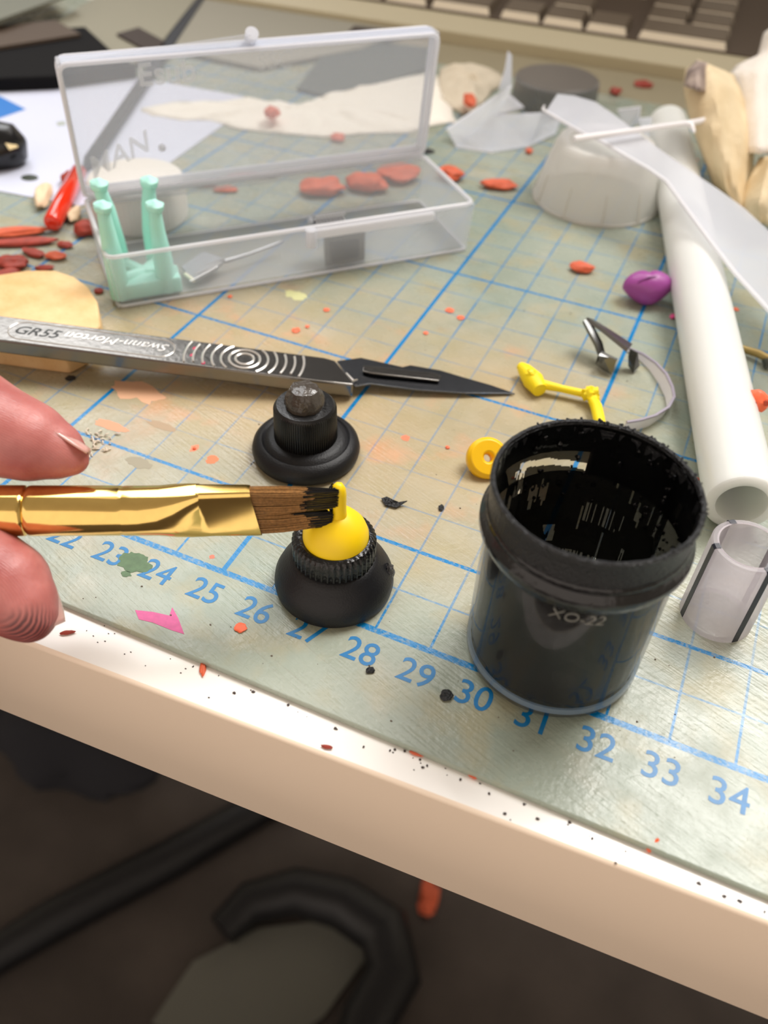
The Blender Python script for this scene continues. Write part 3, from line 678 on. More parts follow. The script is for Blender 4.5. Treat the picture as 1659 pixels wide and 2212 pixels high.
hd = [at(392,582,.22), at(418,612,.22), at(470,583,.34), at(488,566,.36), at(462,553,.36), at(440,548,.32)]
part('head', B().slab(hd, .09), mat('grey_pewter', (150, 153, 158), .3, .8), mb, smooth=False, bev=.02)
for k_ in range(3):
    a = at(410+10*k_, 600-14*k_+8, .34); e = at(470+6*k_, 575-8*k_, .46); part('ridge', B().tube([a, e], .018, 6), mat('bright_pewter', (215,216,220), .25, .8), mb)
part('pale_tip', B().tube([at(400,592,.30), at(418,606,.30)], .05, 8), mat('cream_paint', (250,244,215), .4), mb)
part('stick', B().tube([at(485,565,.38), at(540,548,.40), at(600,526,.45), at(612,520,.45)], [.06,.04,.045,.03], 8), MATS['grey_pewter'], mb)
mt = thing('miniature_heater', 'tiny grey metal cage with dark window inside the clear box', 'miniature part', tuple(bx(6.6, .6, .1)))
q = [pn(700,508,.32), pn(790,500,.32), pn(788,572,.32), pn(704,582,.32)]
part('frame', B().slab(q, .10, tuple(nv)), mat('grey_resin', (104,104,100), .5), mt, smooth=False, bev=.03)
q = [pn(712,524,.28), pn(777,516,.28), pn(776,556,.28), pn(716,567,.28)]
part('dark_window', B().slab(q, .03, tuple(nv)), mat('dark_slate', (30,35,44), .35), mt, smooth=False, bev=.02)
c1, c2 = pn(678,478,.9), pn(745,470,.9); g = B(); n1 = 9
part('cage_body', B().slab([pn(675,505,.5), pn(745,497,.5), pn(742,472,.95), pn(678,480,.95)], .08, (0,0,1)), MATS['dark_slate'], mt, smooth=False)
for i in range(n1):
    for j in range(4):
        u = 682+i*7.2; v = 486-i*.9-j*6+8; g.blob(pn(u+(j % 2)*3.5, v, .5+j*.12)+Vector((0,0,.09)), (.035,.035,.03), 0, 1, 0, 4)
part('mesh_top', g, mat('pale_grey', (190,190,192), .4), mt, kind='stuff')

# ------------------------------------------------------------------ white ribbed cap behind the box
b = B(); wc = at(306, 466, 0); b.lathe([(0,0),(1.28,0),(1.33,.06),(1.34,1.05),(1.30,1.15),(1.1,1.2),(0,1.2)], 240, tuple(wc), rib=(.02, 2, 3))
solo('white_cap', 'white ribbed screw cap lying behind the left end of the clear box', 'bottle cap', b, mat('white_plastic', (240, 234, 224), .4), tuple(wc))

# ------------------------------------------------------------------ frosted cup and tubes on the right
fx, fy = 27.25, 18.45
fc = thing('frosted_cup', 'upside-down frosted plastic cup under the curved plastic strip', 'cup', (fx, fy, 0))
vs = []; fs = []; n = 10; NN = 80
prof = [(1.96,0),(1.93,.12),(1.72,1.0),(1.53,1.62),(1.44,1.80),(1.28,1.86),(1.15,1.80),(1.12,1.45),(0,1.40)]
def fr(i, a):
    r, z = prof[i]; s = max(0, 1-z/1.1); seg = 2*math.pi/n; q = ((a-.35) % seg)-seg/2
    return r*(1-s*.45*(1-math.cos(seg/2)/math.cos(q))*1.0)
for j in range(NN):
    a = 2*math.pi*j/NN
    for i in range(len(prof)): vs.append((fx+fr(i,a)*math.cos(a), fy+fr(i,a)*math.sin(a), prof[i][1]))
kk = len(prof)
for j in range(NN):
    for i in range(kk-1): fs.append((j*kk+i, ((j+1) % NN)*kk+i, ((j+1) % NN)*kk+i+1, j*kk+i+1))
frost2 = mat('milky_frosted', (248, 246, 242), .35, clear=.78, sss=.3, sssc=(1,1,1))
part('cup_wall', B().add(vs, fs), frost2, fc, ang=50)
for j in range(n):
    a = .35+2*math.pi*(j+.5)/n; b = B().tube([(fx+1.95*math.cos(a), fy+1.95*math.sin(a), .03), (fx+1.74*math.cos(a), fy+1.74*math.sin(a), .9)], [.04,.02], 6)
    part('rib', b, mat('milky_rib', (236,234,228), .3, clear=.8), fc)
part('foot_ring', B().lathe([(1.90,0),(1.97,0),(1.98,.08),(1.90,.08),(1.90,0)], 80, (fx,fy,0)), MATS['milky_rib'], fc)

T0 = at(1602, 1090, .68); T1 = at(1466, 400, .68); td = (T1-T0).normalized(); T1 = T0+td*19.5
tube_ = thing('silicone_tube', 'long milky white hollow tube lying along the right side of the mat', 'tube', tuple((T0+T1)/2-Vector((0,0,.68))))
b = B(); ra, ri = .67, .47; vs = []; fs = []; n = 48; up = Vector((0,0,1)); sd = td.cross(up)
rings = [(0,ri),(0,ra-.05),(.04,ra),(19.46,ra),(19.5,ra-.05),(19.5,ri),(0.0,ri)]
for (t, r) in rings:
    for j in range(n): a = 2*math.pi*j/n; vs.append(T0+td*t+up*(r*math.cos(a))+sd*(r*math.sin(a)))
for i in range(len(rings)-1):
    for j in range(n): fs.append((i*n+j, i*n+(j+1) % n, (i+1)*n+(j+1) % n, (i+1)*n+j))
part('tube_wall', b.add(vs, fs), silic, tube_, ang=50)

sx0, sy0 = 33.28, 2.92
stb = thing('striped_tube', 'short translucent tube with dark stripes standing beside the paint jar', 'tube', (sx0, sy0, 0))
tz = 1.78; stp = mat('cloudy_tube', (226, 220, 226), .3, clear=.32)
vs = []; fs = []; rings = [(.62,0),(.60,tz-.03),(.575,tz),(.50,tz+.0),(.48,tz-.05),(.50,.02),(.62,0)]
b = B().lathe(rings, 64, (sx0, sy0, 0)); part('tube_wall', b, stp, stb)
part('bright_inner_edge', B().lathe([(.485,tz+.0),(.50,tz+.015),(.515,tz+.0),(.485,tz)], 64, (sx0,sy0,0)), mat('clear_edge', (245,240,245), .15, clear=.8), stb)
navy = mat('navy_stripe', (30, 32, 48), .35, var=.3, vscale=9)
for a in (math.radians(-152), math.radians(-52), math.radians(48), math.radians(128)):
    c_, s_ = math.cos(a), math.sin(a); t_ = Vector((-s_, c_, 0)); b = B()
    w = .055
    path = [(.632,.02),(.612,tz-.02),(.58,tz+.012),(.49,tz+.012)]
    A_ = [Vector((sx0+r*c_, sy0+r*s_, z))-t_*w for r, z in path]; B_ = [p+t_*2*w for p in A_]
    part('dark_stripe', b.ribbon(A_, B_, .008), navy, stb, smooth=False)

# frosted offcuts
def sheet(name, label, pts, t=.06, m=frost, cat='plastic offcut', rim=None, z0=0):
    P = [at(u, v, z) for u, v, z in pts]; c = sum(P, Vector())/len(P)
    base = Vector((c.x, c.y, min(p.z for p in P)))
    o = thing(name, label, cat, tuple(base)); part('sheet', B().slab(P, t), m, o, smooth=False)
    for r in (rim or []):
        part('bright_edge', B().tube([at(*pts[i]) for i in r], .045, 6), mat('edge_white', (252, 252, 255), .25, clear=.85), o)
    return o
sheet('plastic_offcut', 'torn frosted plastic offcut with a raised spike between box and cup', [(965,280,.35),(985,318,.02),(1065,330,.02),(1140,318,.06),(1200,290,.1),(1215,250,.15),(1160,262,.4),(1240,236,.3),(1170,246,.55),(1070,250,.6),(1130,232,.8),(1100,206,1.0),(1105,186,1.2)], .05, rim=[(0,12),(1,2),(5,7),(8,9,10,11)])
sheet('plastic_offcut', 'thin upright frosted plastic spike behind the torn offcut', [(1078,196,1.0),(1105,190,1.0),(1106,120,2.6),(1098,112,2.8),(1092,150,2.0)], .05)
sheet('plastic_offcut', 'small pointed frosted plastic corner above the frosted cup', [(1335,238,.9),(1382,232,1.3),(1378,268,.6),(1350,280,.5)], .05, rim=[(0,1),(1,2)])
sheet('plastic_offcut', 'flat grey frosted plastic panel behind the frosted cup', [(1378,258,.9),(1440,254,.9),(1478,268,.8),(1500,392,.02),(1425,402,.02)], .06, rim=[(0,1,2)])
ea_ = [(1180,241,2.45),(1215,262,2.35),(1260,288,2.2),(1300,305,2.1),(1340,330,2.05),(1400,364,1.98),(1440,392,1.9),(1480,447,1.75),(1530,515,1.55),(1590,592,1.45),(1659,668,1.4),(1740,760,1.3)]
eb_ = [(1203,206,2.45),(1240,210,2.42),(1285,223,2.35),(1325,250,2.25),(1370,285,2.15),(1430,330,2.05),(1490,372,1.95),(1550,412,1.8),(1605,452,1.65),(1659,502,1.55),(1720,560,1.45),(1800,640,1.3)]
Pa = [at(*q) for q in ea_]; Pb = [at(*q) for q in eb_]
st_ = thing('plastic_strip', 'long curved frosted plastic strip resting on the frosted cup', 'plastic strip', tuple(Pa[3]))
part('strip', B().ribbon(Pa, Pb, .05), frost, st_)
part('bright_edge', B().tube(Pa, [.05]*3+[.06]*9, 6), MATS['edge_white'], st_)
part('clear_burr', B().tube([Pa[0], at(1172,236,2.5), at(1176,228,2.55)], [.05,.04,.03], 6), MATS['edge_white'], st_)
rp = [at(1240,301,2.36), at(1330,288,2.4), at(1420,275,2.4), at(1500,264,2.4), at(1560,252,2.4)]
rod = thing('thin_rod', 'thin white sprue rod lying across the curved plastic strip', 'rod', tuple(rp[2]))
wr = mat('white_styrene', (248, 246, 250), .35, sss=.2, sssc=(1,1,1))
part('rod', B().tube(rp, [.10,.085,.085,.085,.09], 10), wr, rod)
part('spur', B().tube([at(1482,268,2.4), at(1494,270,2.4), at(1500,286,2.3)], [.09,.08,.04], 8), wr, rod)
# grey round cap far behind
gc = at(1195, 222, .0)
gl = thing('grey_cup', 'smoky grey round shallow cup behind the torn plastic offcuts', 'cup', tuple(gc))
gm = mat('smoky_clear', (126, 126, 128), .25, clear=.6)
part('lid_wall', B().lathe([(1.62,0),(1.64,.05),(1.60,.85),(1.55,.9)], 64, tuple(gc)), gm, gl)
part('lid_top', B().lathe([(1.56,.88),(1.50,.93),(0,.93)], 64, tuple(gc)), mat('smoky_top', (112,106,100), .4, clear=.85), gl)

# ------------------------------------------------------------------ small things on the mat
hc = at(1400, 620, .42); hc = Vector((hc.x, hc.y, .40)); b = B(); vs = []; fs = []; n = 28
for i in range(n+1):
    thh = math.pi*i/n
    for j in range(2*n):
        p_ = math.pi*j/n; d = Vector((math.sin(thh)*math.cos(p_), math.sin(thh)*math.sin(p_), math.cos(thh)))
        a_ = d.dot(R0); bq = d.dot((-R1)); c_ = d.dot(-R2)
        r = 1+.10*abs(a_)-.10*math.exp(-(a_/.16)**2)*max(0, bq+.3)
        tap = 1-.45*max(0, -bq)
        vs.append(hc+R0*(a_*.60*r*tap)+(-R1)*(bq*.45*r)+(-R2)*(c_*.40))
for i in range(n):
    for j in range(2*n): fs.append((i*2*n+j, (i+1)*2*n+j, (i+1)*2*n+(j+1) % (2*n), i*2*n+(j+1) % (2*n)))
hrt = thing('clay_heart', 'purple clay heart lying beside the milky tube', 'clay heart', (hc.x, hc.y, 0))
part('heart_body', b.add(vs, fs), mat('purple_clay', (160, 72, 152), .38, bump=.2, bscale=6), hrt, ang=80)
part('crease', B().tube([hc+R0*-.36-R2*.34-R1*.06, hc+R0*-.1-R2*.40-R1*.16, hc+R0*.12-R2*.38-R1*.2], [.01,.02,.01], 6), mat('dark_purple', (112, 42, 110), .5), hrt)

ym = mat('bright_yellow', (255, 228, 12), .5)
yp = thing('yellow_sprue', 'knobbly yellow plastic bar lying behind the paint jar', 'plastic piece', tuple(at(1200, 835)))
part('joint', B().tube([at(1124,790,.25), at(1134,800,.25), at(1152,822,.22), at(1166,843,.2)], [.10,.17,.24,.17], 12), ym, yp)
part('joint', B().blob(at(1150,806,.4), (.14,.12,.1), .2, 2, 3, 8), ym, yp)
part('bar', B().tube([at(1160,828,.22), at(1215,840,.2), at(1270,852,.2)], [.12,.085,.09], 12), ym, yp)
part('joint', B().blob(at(1276,852,.25), (.20,.17,.16), .3, 2.5, 5, 10), ym, yp)
part('bar', B().tube([at(1276,856,.2), at(1288,878,.2), at(1294,905,.2), at(1300,930,.2)], [.10,.13,.13,.1], 12), ym, yp)
yc = at(1052, 990, .28); b = B(); vs = []; fs = []
ax1 = Vector((.35,-.55,.75)).normalized(); e1 = ax1.cross(Vector((0,0,1))).normalized(); e2 = ax1.cross(e1); n = 36
pr_ = [(.09,-.14),(.36,-.16),(.43,-.08),(.43,.08),(.36,.16),(.13,.16),(.09,.10),(.09,-.14)]
for (r, h) in pr_:
    for j in range(n): a = 2*math.pi*j/n; vs.append(yc+ax1*h+e1*(r*math.cos(a))+e2*(r*math.sin(a)))
for i in range(len(pr_)-1):
    for j in range(n): fs.append((i*n+j, i*n+(j+1) % n, (i+1)*n+(j+1) % n, (i+1)*n+j))
solo('yellow_ring', 'thick yellow plastic ring leaning behind the left side of the paint jar', 'ring', b.add(vs, fs), mat('warm_yellow', (255, 200, 8), .4), (yc.x, yc.y, 0), bev=.02)

gmt = mat('grey_bracket_metal', (120, 121, 120), .32, .9)
mk = thing('metal_bracket', 'bent grey metal bracket lying below the purple clay heart', 'bracket', tuple(at(1310, 760)))
part('arm', B().ribbon([at(1258,697,.72), at(1270,722,.62), at(1284,748,.45), at(1294,775,.2)], [at(1272,694,.72), at(1282,716,.62), at(1296,742,.45), at(1306,765,.3)], .09), gmt, mk)
part('arm', B().ribbon([at(1264,692,.78), at(1300,718,.74), at(1352,760,.62)], [at(1278,697,.6), at(1312,718,.58), at(1362,750,.5)], .09), gmt, mk)
part('plate', B().slab([at(1292,768,.45), at(1300,758,.48), at(1334,775,.42), at(1322,808,.05), at(1302,796,.05), at(1288,784,.1)], .06), gmt, mk, smooth=False, bev=.02)
part('plate', B().slab([at(1362,752,.5), at(1378,760,.5), at(1382,790,.1), at(1371,805,.03), at(1358,790,.05), at(1358,768,.3)], .06), gmt, mk, smooth=False, bev=.02)
ws = [(1352,757),(1380,775),(1405,800),(1425,830),(1438,858),(1442,880),(1430,902),(1402,920),(1370,930),(1340,935)]
A_ = [at(u, v, .02) for u, v in ws]; B_ = [at(u+6, v+2, 0)+Vector((0,0,.32*min(1,(i+1)/4))) for i, (u, v) in enumerate(ws)]
wsr = thing('paper_curl', 'narrow curled white strip behind the paint jar', 'strip', tuple(at(1430, 860)))
part('strip', B().ribbon(A_, B_, .02), mat('white_card', (238, 236, 240), .6), wsr)
part('grey_edge', B().tube([b_ for b_ in B_], .035, 6), mat('lilac_grey', (168, 160, 176), .6), wsr)

bc = at(1634, 866, 1.0)
bd_ = thing('orange_bead', 'small orange clay bead beside the milky tube', 'bead', (bc.x, bc.y, .7))
part('bead_body', B().blob(bc, (.26,.24,.24), .12, 2, 4, 14), mat('bright_orange', (250, 112, 70), .5), bd_)
part('pit', B().blob(bc-R2*.22+R0*.1+R1*.08, (.07,.03,.07), .1, 1, 1, 6), mat('dark_orange', (186, 70, 42), .6), bd_)
part('pit', B().blob(bc-R2*.22-R0*.12+R1*.08, (.03,.02,.04), .1, 1, 1, 6), MATS['dark_orange'], bd_)
gh = thing('brass_hook', 'small brass hook with dark end at the right of the milky tube', 'hook', tuple(at(1640, 765)))
part('hook_bar', B().tube([at(1592,748,.15), at(1612,756,.16), at(1638,764,.18), at(1662,776,.2), at(1700,790,.2)], [.07,.09,.10,.10,.08], 10), mat('brass', (176, 150, 92), .35, .6), gh)
part('dark_end', B().tube([at(1652,776,.2), at(1657,788,.12), at(1652,796,.05)], [.08,.09,.04], 8), mat('dark_end', (62,66,58), .5), gh)

red = mat('red_translucent', (222, 52, 24), .12, sss=.5, sssc=(1,.2,.1), coat=.5)
p0, p1 = at(114, 480, .3), at(170, 372, .3); a_ = (p1-p0).normalized()
solo('red_rod', 'glossy translucent red rounded rod beside the left end of the clear box', 'rod', B().tube([p0-a_*.14, p0-a_*.10, p0, p0.lerp(p1,.5), p1, p1+a_*.1], [.08,.19,.25,.26,.24,.1], 20), red, (p0.x, p0.y, 0), ang=70)

# orange clay pieces, each where it lies
def chip(label, u, v, lu, lv, z=.0, rot=0, m=orange, group='orange clay scraps on the mat', thick=None, seed=0, name='clay_scrap', base=0, amp=.17, cat='scrap'):
    dep = (at(u, v, z)-CP).dot(R2); rx = lu/F*dep/2; ry = lv/F*dep/2; tz_ = thick or min(rx, ry)*.7
    c = at(u, v, z+tz_); c.z = z+tz_*.95
    return solo(name, label, cat, B().blob(c, (rx, ry/.72, tz_), amp, 1.5, seed+u*.01, 12, rot), m, (c.x, c.y, z), group)
th0 = math.atan2(R0.y, R0.x)
big = [('long flat orange strip seen through the box lid', 545, 378, 104, 13, .1), ('short orange piece behind the box, left of the long strip', 440, 396, 60, 16, .1), ('dull orange flake below the long strip behind the box', 488, 408, 50, 16, .05),
       ('leftmost large orange curl behind the clear box', 697, 402, 92, 44, .15), ('middle large orange curl behind the clear box', 790, 392, 96, 46, -.15), ('orange curl touching the right of the large curls', 862, 372, 90, 44, .2),
       ('orange shaving just right of the clear box rim', 972, 373, 54, 36, -.2), ('oblong orange shaving between box and frosted cup', 1078, 397, 78, 26, -.05), ('flat petal-shaped orange chip right of the box', 1257, 576, 48, 26, -.3),
       ('upright orange piece on the crumpled beige tissue', 1015, 216, 28, 44, 0), ('small round orange crumb between box and frosted cup', 1143, 325, 16, 15, 0),
       ('long orange stick at the left edge below the white paper', 30, 500, 140, 24, .25), ('dark red stick at the left edge under the orange stick', 40, 523, 160, 20, .2), ('dark red curl beside the box\'s left end', 186, 492, 50, 38, .4),
       ('dull orange flake above the tan block', 120, 552, 46, 20, 0), ('brick-red flake heap at the left frame edge', 25, 566, 70, 34, .2), ('brick-red shaving between red sticks and tan block', 72, 545, 60, 18, -.5),
       ('dark brick-red flake by the left edge above the tan block', 12, 590, 60, 22, .3), ('dark red chip between the red sticks and the clear box', 140, 528, 34, 16, -.3), ('dark reddish flake touching the rounded tan block', 95, 578, 40, 14, .1),
       ('tiny red crumb right of the tan block', 213, 628, 20, 13, 0), ('orange triangular scrap behind the red rod', 152, 388, 40, 44, .5),
       ('orange crumb in front of the crumpled white tissue', 730, 296, 32, 22, 0), ('orange crumb lying on the white tissue behind the lid', 588, 242, 32, 30, 0)]
for i, (l, u, v, lu, lv, r) in enumerate(big):
    red_ = 'red' in l.split() or 'dark' in l or 'brick-red' in l
    chip(l, u, v, lu, lv, 0 if 'tissue' not in l or 'front' in l else .35, th0+r, redclay if red_ else orange, seed=i)
CL = ['left of three orange crumbs above the scalpel grip rings', 'orange crumb just above the scalpel grip rings', 'smallest orange crumb above the scalpel grip', 'orange crumb left of centre between box and blade', 'orange crumb by the thick vertical line below the box', 'orange crumb above the scalpel blade', 'tiny orange crumb beside the left of the yellow ring', 'tiny orange crumb right of the paint jar rim', 'orange crumb in the scalpel shadow behind the rear cap', '', 'faint orange crumb between tube and plastic strip', 'orange crumb hidden beside the yellow ring', 'orange crumb between fingertip and rear cap', 'pale orange crumb below the clear box', 'orange crumb behind the curved plastic strip', 'orange sliver beside numeral 26']
for i, (u, v, s) in enumerate(((705,669,13),(640,713,18),(664,705,10),(972,670,18),(995,686,16),(920,719,12),(967,966,9),(1506,1035,10),(583,825,14),(1455,683,14),(1590,668,12),(1108,1032,6),(420,968,8),(497,640,10),(1500,345,16),(520,1356,26))):
    chip(CL[i], u, v, s, s*.7, 0, i, MATS['bright_orange'] if i != 9 else mat('pink_clay', (240, 80, 150), .5), 'tiny orange crumbs on the mat', thick=.02, seed=i, name='clay_crumb', cat='crumb') if i != 9 else \
    chip('tiny bright pink crumb at the left side of the milky tube', u, v, s, s, 0, i, mat('pink_clay', (240, 80, 150), .5), None, thick=.04, seed=i, name='clay_crumb', cat='crumb')
for l, u, v in (('red crumb on the desk in front of the keyboard, left one', 1330, 196), ('red crumb on the desk in front of the keyboard, right one', 1390, 182)):
    chip(l, u, v, 24 if u < 1350 else 40, 20, 0 if v > 190 else -.12, .3, redclay, 'red crumbs by the keyboard', seed=u, name='clay_crumb', cat='crumb')
# on the desk's front strip
Z = -.12
for i, (l, u, v, lu, lv, r, m_) in enumerate((('curled orange shaving at the mat edge, leftmost of those on the desk', 438, 1443, 14, 30, .1, orange), ('dark orange flake tucked under the mat edge below numeral 27', 567, 1478, 28, 13, -.3, redclay),
      ('small rust flake on the mat edge below numeral 28', 672, 1519, 18, 9, 0, redclay), ('flat orange shaving on the desk below numeral 30', 905, 1624, 44, 14, -.25, orange), ('thin brown splinter on the desk beside the thumb', 146, 1366, 32, 7, .25, redclay),
      ('brown crumb on the desk below the numeral 33', 1188, 1738, 16, 8, 0, redclay), ('small orange sliver on the desk below numeral 34', 1262, 1768, 9, 15, 0, orange), ('tiny orange sliver near the middle of the desk strip', 1022, 1676, 22, 8, -.5, orange), ('thin tan sliver on the desk edge below numeral 29', 706, 1613, 26, 6, -.2, redclay))):
    chip(l, u, v, lu, lv, Z, th0+r, m_, 'clay shavings on the desk strip', thick=.03, seed=i, name='clay_shaving')
p = at(1397, 1838, Z); e = p+R0*.17-R1*.17
solo('clay_shaving', 'upright orange splinter standing on the desk at lower right', 'scrap', B().tube([p+Vector((0,0,.02)), p.lerp(e,.4), e], [.05,.055,.02], 6), MATS['bright_orange'], tuple(p), 'clay shavings on the desk strip')
b = B(); random.seed(21)
for i in range(95):
    t = random.random(); u = 180+t*1470+random.gauss(0, 12); v = 1322+(u-180)*.432+random.expovariate(1/26.)
    p = at(u, v, Z+.0); s = random.choice((.006,.009,.012,.022)) if t > .15 else .01
    if p.y < -2.40+(p.x-28)*.048 or p.y > -1.82: continue
    b.blob((p.x, p.y, Z+s*.5), (s*random.uniform(.7,1.8), s, s*.6), .3, 2, i, 4)
solo('paint_dust', 'scattered dark paint specks along the front of the mat on the desk', 'crumbs', b, mat('dark_speck', (70, 60, 58), .7), tuple(at(900, 1640, Z)), kind='stuff')
b = B()
for i in range(120):
    p = at(random.uniform(150, 1650), random.uniform(650, 1650)); s = random.choice((.008,.012,.02))
    if p.y < -1.6: continue
    b.blob((p.x, p.y, s*.3), (s, s*.8, s*.5), .3, 2, i, 4)
solo('grime_specks', 'tiny brown and grey grime specks on the cutting mat', 'crumbs', b, mat('mat_speck', (104, 92, 80), .7), tuple(at(900, 1000)), kind='stuff')
# black flakes and pale wisps
fl = [at(824,1078,.02), at(832,1092,.02), at(856,1098,.02), at(880,1083,.08), at(862,1086,.05), at(850,1081,.09), at(836,1074,.06)]
solo('paint_flake', 'black curled paint flake between the front cap and the jar', 'flake', B().slab(fl, .03), MATS['dried_black_paint'], tuple(at(850,1088)), smooth=False)
for l, u, v, a, c_ in (('round black paint flake beside numeral 30', 965, 1502, 26, 20), ('small dark curl of paint below numeral 28', 800, 1448, 20, 12), ('tiny dark crumb behind the paint flake near the jar', 953, 1096, 12, 12), ('small dark smear on the mat left of the scalpel shadow', 152, 816, 22, 12), ('dark crumb on the mat above the upper finger', 38, 855, 20, 8), ('black crumb right of the clear box\'s hinge', 915, 325, 44, 22)):
    chip(l, u, v, a, c_, 0, .4, MATS['dried_black_paint'], 'dark paint flakes on the mat', thick=.03, seed=u, name='paint_flake', cat='flake')
b = B()
for i in range(34):
    p = at(random.gauss(212, 14), random.gauss(962, 18)); q = Vector((random.uniform(-.12,.12), random.uniform(-.12,.12), random.uniform(0,.05)))
    b.tube([p+Vector((0,0,.012)), p+q*.5+Vector((0,0,.03)), p+q+Vector((0,0,.012))], [.012,.02,.008], 5)
solo('pale_fluff', 'wisp of pale dried glue on the mat beyond the fingertip', 'fluff', b, mat('pale_glue', (232, 218, 200), .5), tuple(at(212, 962)), kind='stuff')
chip('cream wood splinter leaning by the white paper, larger one', 92, 420, 34, 80, 0, th0+.1, mat('cream_wood', (236, 214, 178), .7), 'cream wood splinters', thick=.18, name='wood_splinter', cat='splinter')
chip('cream wood splinter between the red rod and the box', 160, 462, 24, 40, 0, th0, MATS['cream_wood'], 'cream wood splinters', thick=.14, seed=4, name='wood_splinter', cat='splinter')

# ------------------------------------------------------------------ back left clutter
papm = mat('white_paper', (212, 217, 236), .6)
pp = thing('paper_sheet', 'white printed sheet lying at the left edge of the mat', 'paper', tuple(at(60, 330)))
part('sheet', B().slab([at(-160,372,.01), at(0,414,.01), at(172,446,.01), at(300,400,.01), at(560,215,.01), at(250,160,.01), at(0,190,.01), at(-200,220,.01)], .02, (0,0,1)), papm, pp, smooth=False)
part('blue_patch', B().slab([at(-80,190,.032), at(0,208,.032), at(56,236,.032), at(0,255,.032), at(-80,280,.032)], .004, (0,0,1)), mat('sky_blue_print', (30,120,205), .5), pp, smooth=False)
part('dark_oval', B().slab([at(64+19*math.cos(a), 384+7*math.sin(a), .032) for a in [i*math.pi/10 for i in range(20)]], .004, (0,0,1)), mat('dark_green_print', (58,66,56), .5), pp, smooth=False)
part('faint_mark', B().slab([at(122,264,.032), at(140,262,.032), at(142,270,.032), at(124,272,.032)], .004, (0,0,1)), mat('faint_green', (168,176,166), .5), pp, smooth=False)
mk_ = thing('black_marker', 'black rounded pen end with cream flake at the left edge', 'pen', tuple(at(20, 350)))
c = at(20, 312, .62)
part('barrel', B().tube([c-R0*6+R1*2.0, c-R0*2+R1*.7, c, c+R0*.32-R1*.1, c+R0*.5-R1*.16], [.7,.72,.70,.52,.1], 28), mat('gloss_black', (18,19,22), .2), mk_)
part('gold_flake', B().ribbon([c+R0*-.6-R1*.35-R2*.60, c+R0*-.1-R1*.3-R2*.62, c+R0*.28-R1*.05-R2*.5, c+R0*.45+R1*.25-R2*.4], [c+R0*-.6-R1*.1-R2*.68, c+R0*-.15-R1*.02-R2*.70, c+R0*.1+R1*.15-R2*.64, c+R0*.25+R1*.4-R2*.55], .03), mat('cream_gold', (236,214,160), .4), mk_)
dk_ = at(180, 372, .15); de = at(445, -20, .15); dd = (de-dk_).normalized(); ds = Vector((-dd.y, dd.x, 0))*.24
solo('dark_ruler', 'long dark blade-like strip standing behind the box lid', 'ruler', B().slab([dk_, dk_+ds*.9+dd*.9, dk_+ds+dd*24, dk_-ds+dd*24, dk_-ds+dd*.8], .10, (0,0,1)), mat('dark_slate_metal', (40, 46, 56), .4), tuple(dk_-Vector((0,0,.15))), smooth=False)
solo('black_pouch', 'large black flat case at the upper left behind the paper', 'case', B().slab([at(-250,160,.03), at(0,200,.03), at(120,195,.03), at(300,170,.03), at(250,140,.03), at(190,84,.03), at(0,100,.03), at(-250,120,.03)], .5, (0,0,1)), mat('black_fabric', (10, 9, 11), .8, spec=.2), tuple(at(60,150)), smooth=False, bev=.12)
solo('brown_folder', 'dark brown flat card at the upper left corner', 'card', B().slab([at(-250,80,.55), at(0,108,.55), at(175,80,.55), at(120,50,.55), at(0,62,.55), at(-250,60,.55)], .12, (0,0,1)), mat('brown_card', (86, 72, 60), .7), tuple(at(0,80,.55)), smooth=False)
gry = mat('grey_beige_card', (150, 146, 128), .7); 
solo('grey_card', 'grey card sheet at the very top left corner', 'card', B().slab([at(-300,-10,1.0), at(0,48,1.0), at(165,-12,1.0), at(100,-60,1.0), at(-300,-60,1.0)], .10, (0,0,1)), mat('grey_green_card', (120, 122, 110), .7), tuple(at(0,10,1.0)), smooth=False)
solo('grey_card', 'grey beige card sheet behind the box lid left of the dark strip', 'card', B().slab([at(110,60,.2), at(250,-30,.2), at(440,-20,.2), at(330,120,.2), at(240,165,.2), at(190,110,.2)], .08, (0,0,1)), gry, tuple(at(250,60)), smooth=False)
solo('dark_cloth', 'dark grey green cloth lying beyond the cream tissue behind the lid', 'cloth', B().slab([at(640,196,.02), at(700,118,.02), at(800,96,.02), at(940,110,.02), at(930,150,.02), at(830,182,.02), at(740,222,.02)], .12, (0,0,1)), mat('slate_cloth', (76, 84, 80), .8), tuple(at(780,150)), smooth=False, bev=.05)
solo('brown_card', 'small dark brown card left of the dark strip', 'card', B().slab([at(252,76,.32), at(300,62,.32), at(356,92,.32), at(330,118,.32)], .06, (0,0,1)), mat('deep_brown', (58, 46, 40), .7), tuple(at(300,90,.32)), smooth=False)
solo('grey_card', 'wide grey beige card sheet between dark strip and keyboard', 'card', B().slab([at(356,108,.1), at(445,-16,.1), at(700,10,.1), at(900,62,.1), at(780,110,.1), at(560,150,.1)], .10, (0,0,1)), mat('grey_beige_card_light', (152, 148, 134), .7), tuple(at(600,80)), smooth=False)
solo('brown_card', 'dark brown scrap showing above the lid beside the keyboard', 'card', B().slab([at(745,78,.3), at(765,58,.3), at(830,66,.3), at(860,82,.3)], .05, (0,0,1)), MATS['deep_brown'], tuple(at(800,70,.3)), smooth=False)

solo('desk_shade_strip', 'beige strip put in for the shaded desk between mat and keyboard', 'strip', B().slab([(8,28.25,-.12),(44,28.25,-.12),(44,32.5,-.12),(8,30.36,-.12)], .06, (0,0,1)), mat('desk_shade_beige', (152, 142, 116), .7), (26, 29.5, -.12), smooth=False)  # sheet coloured like the dim desk, standing in for shade there
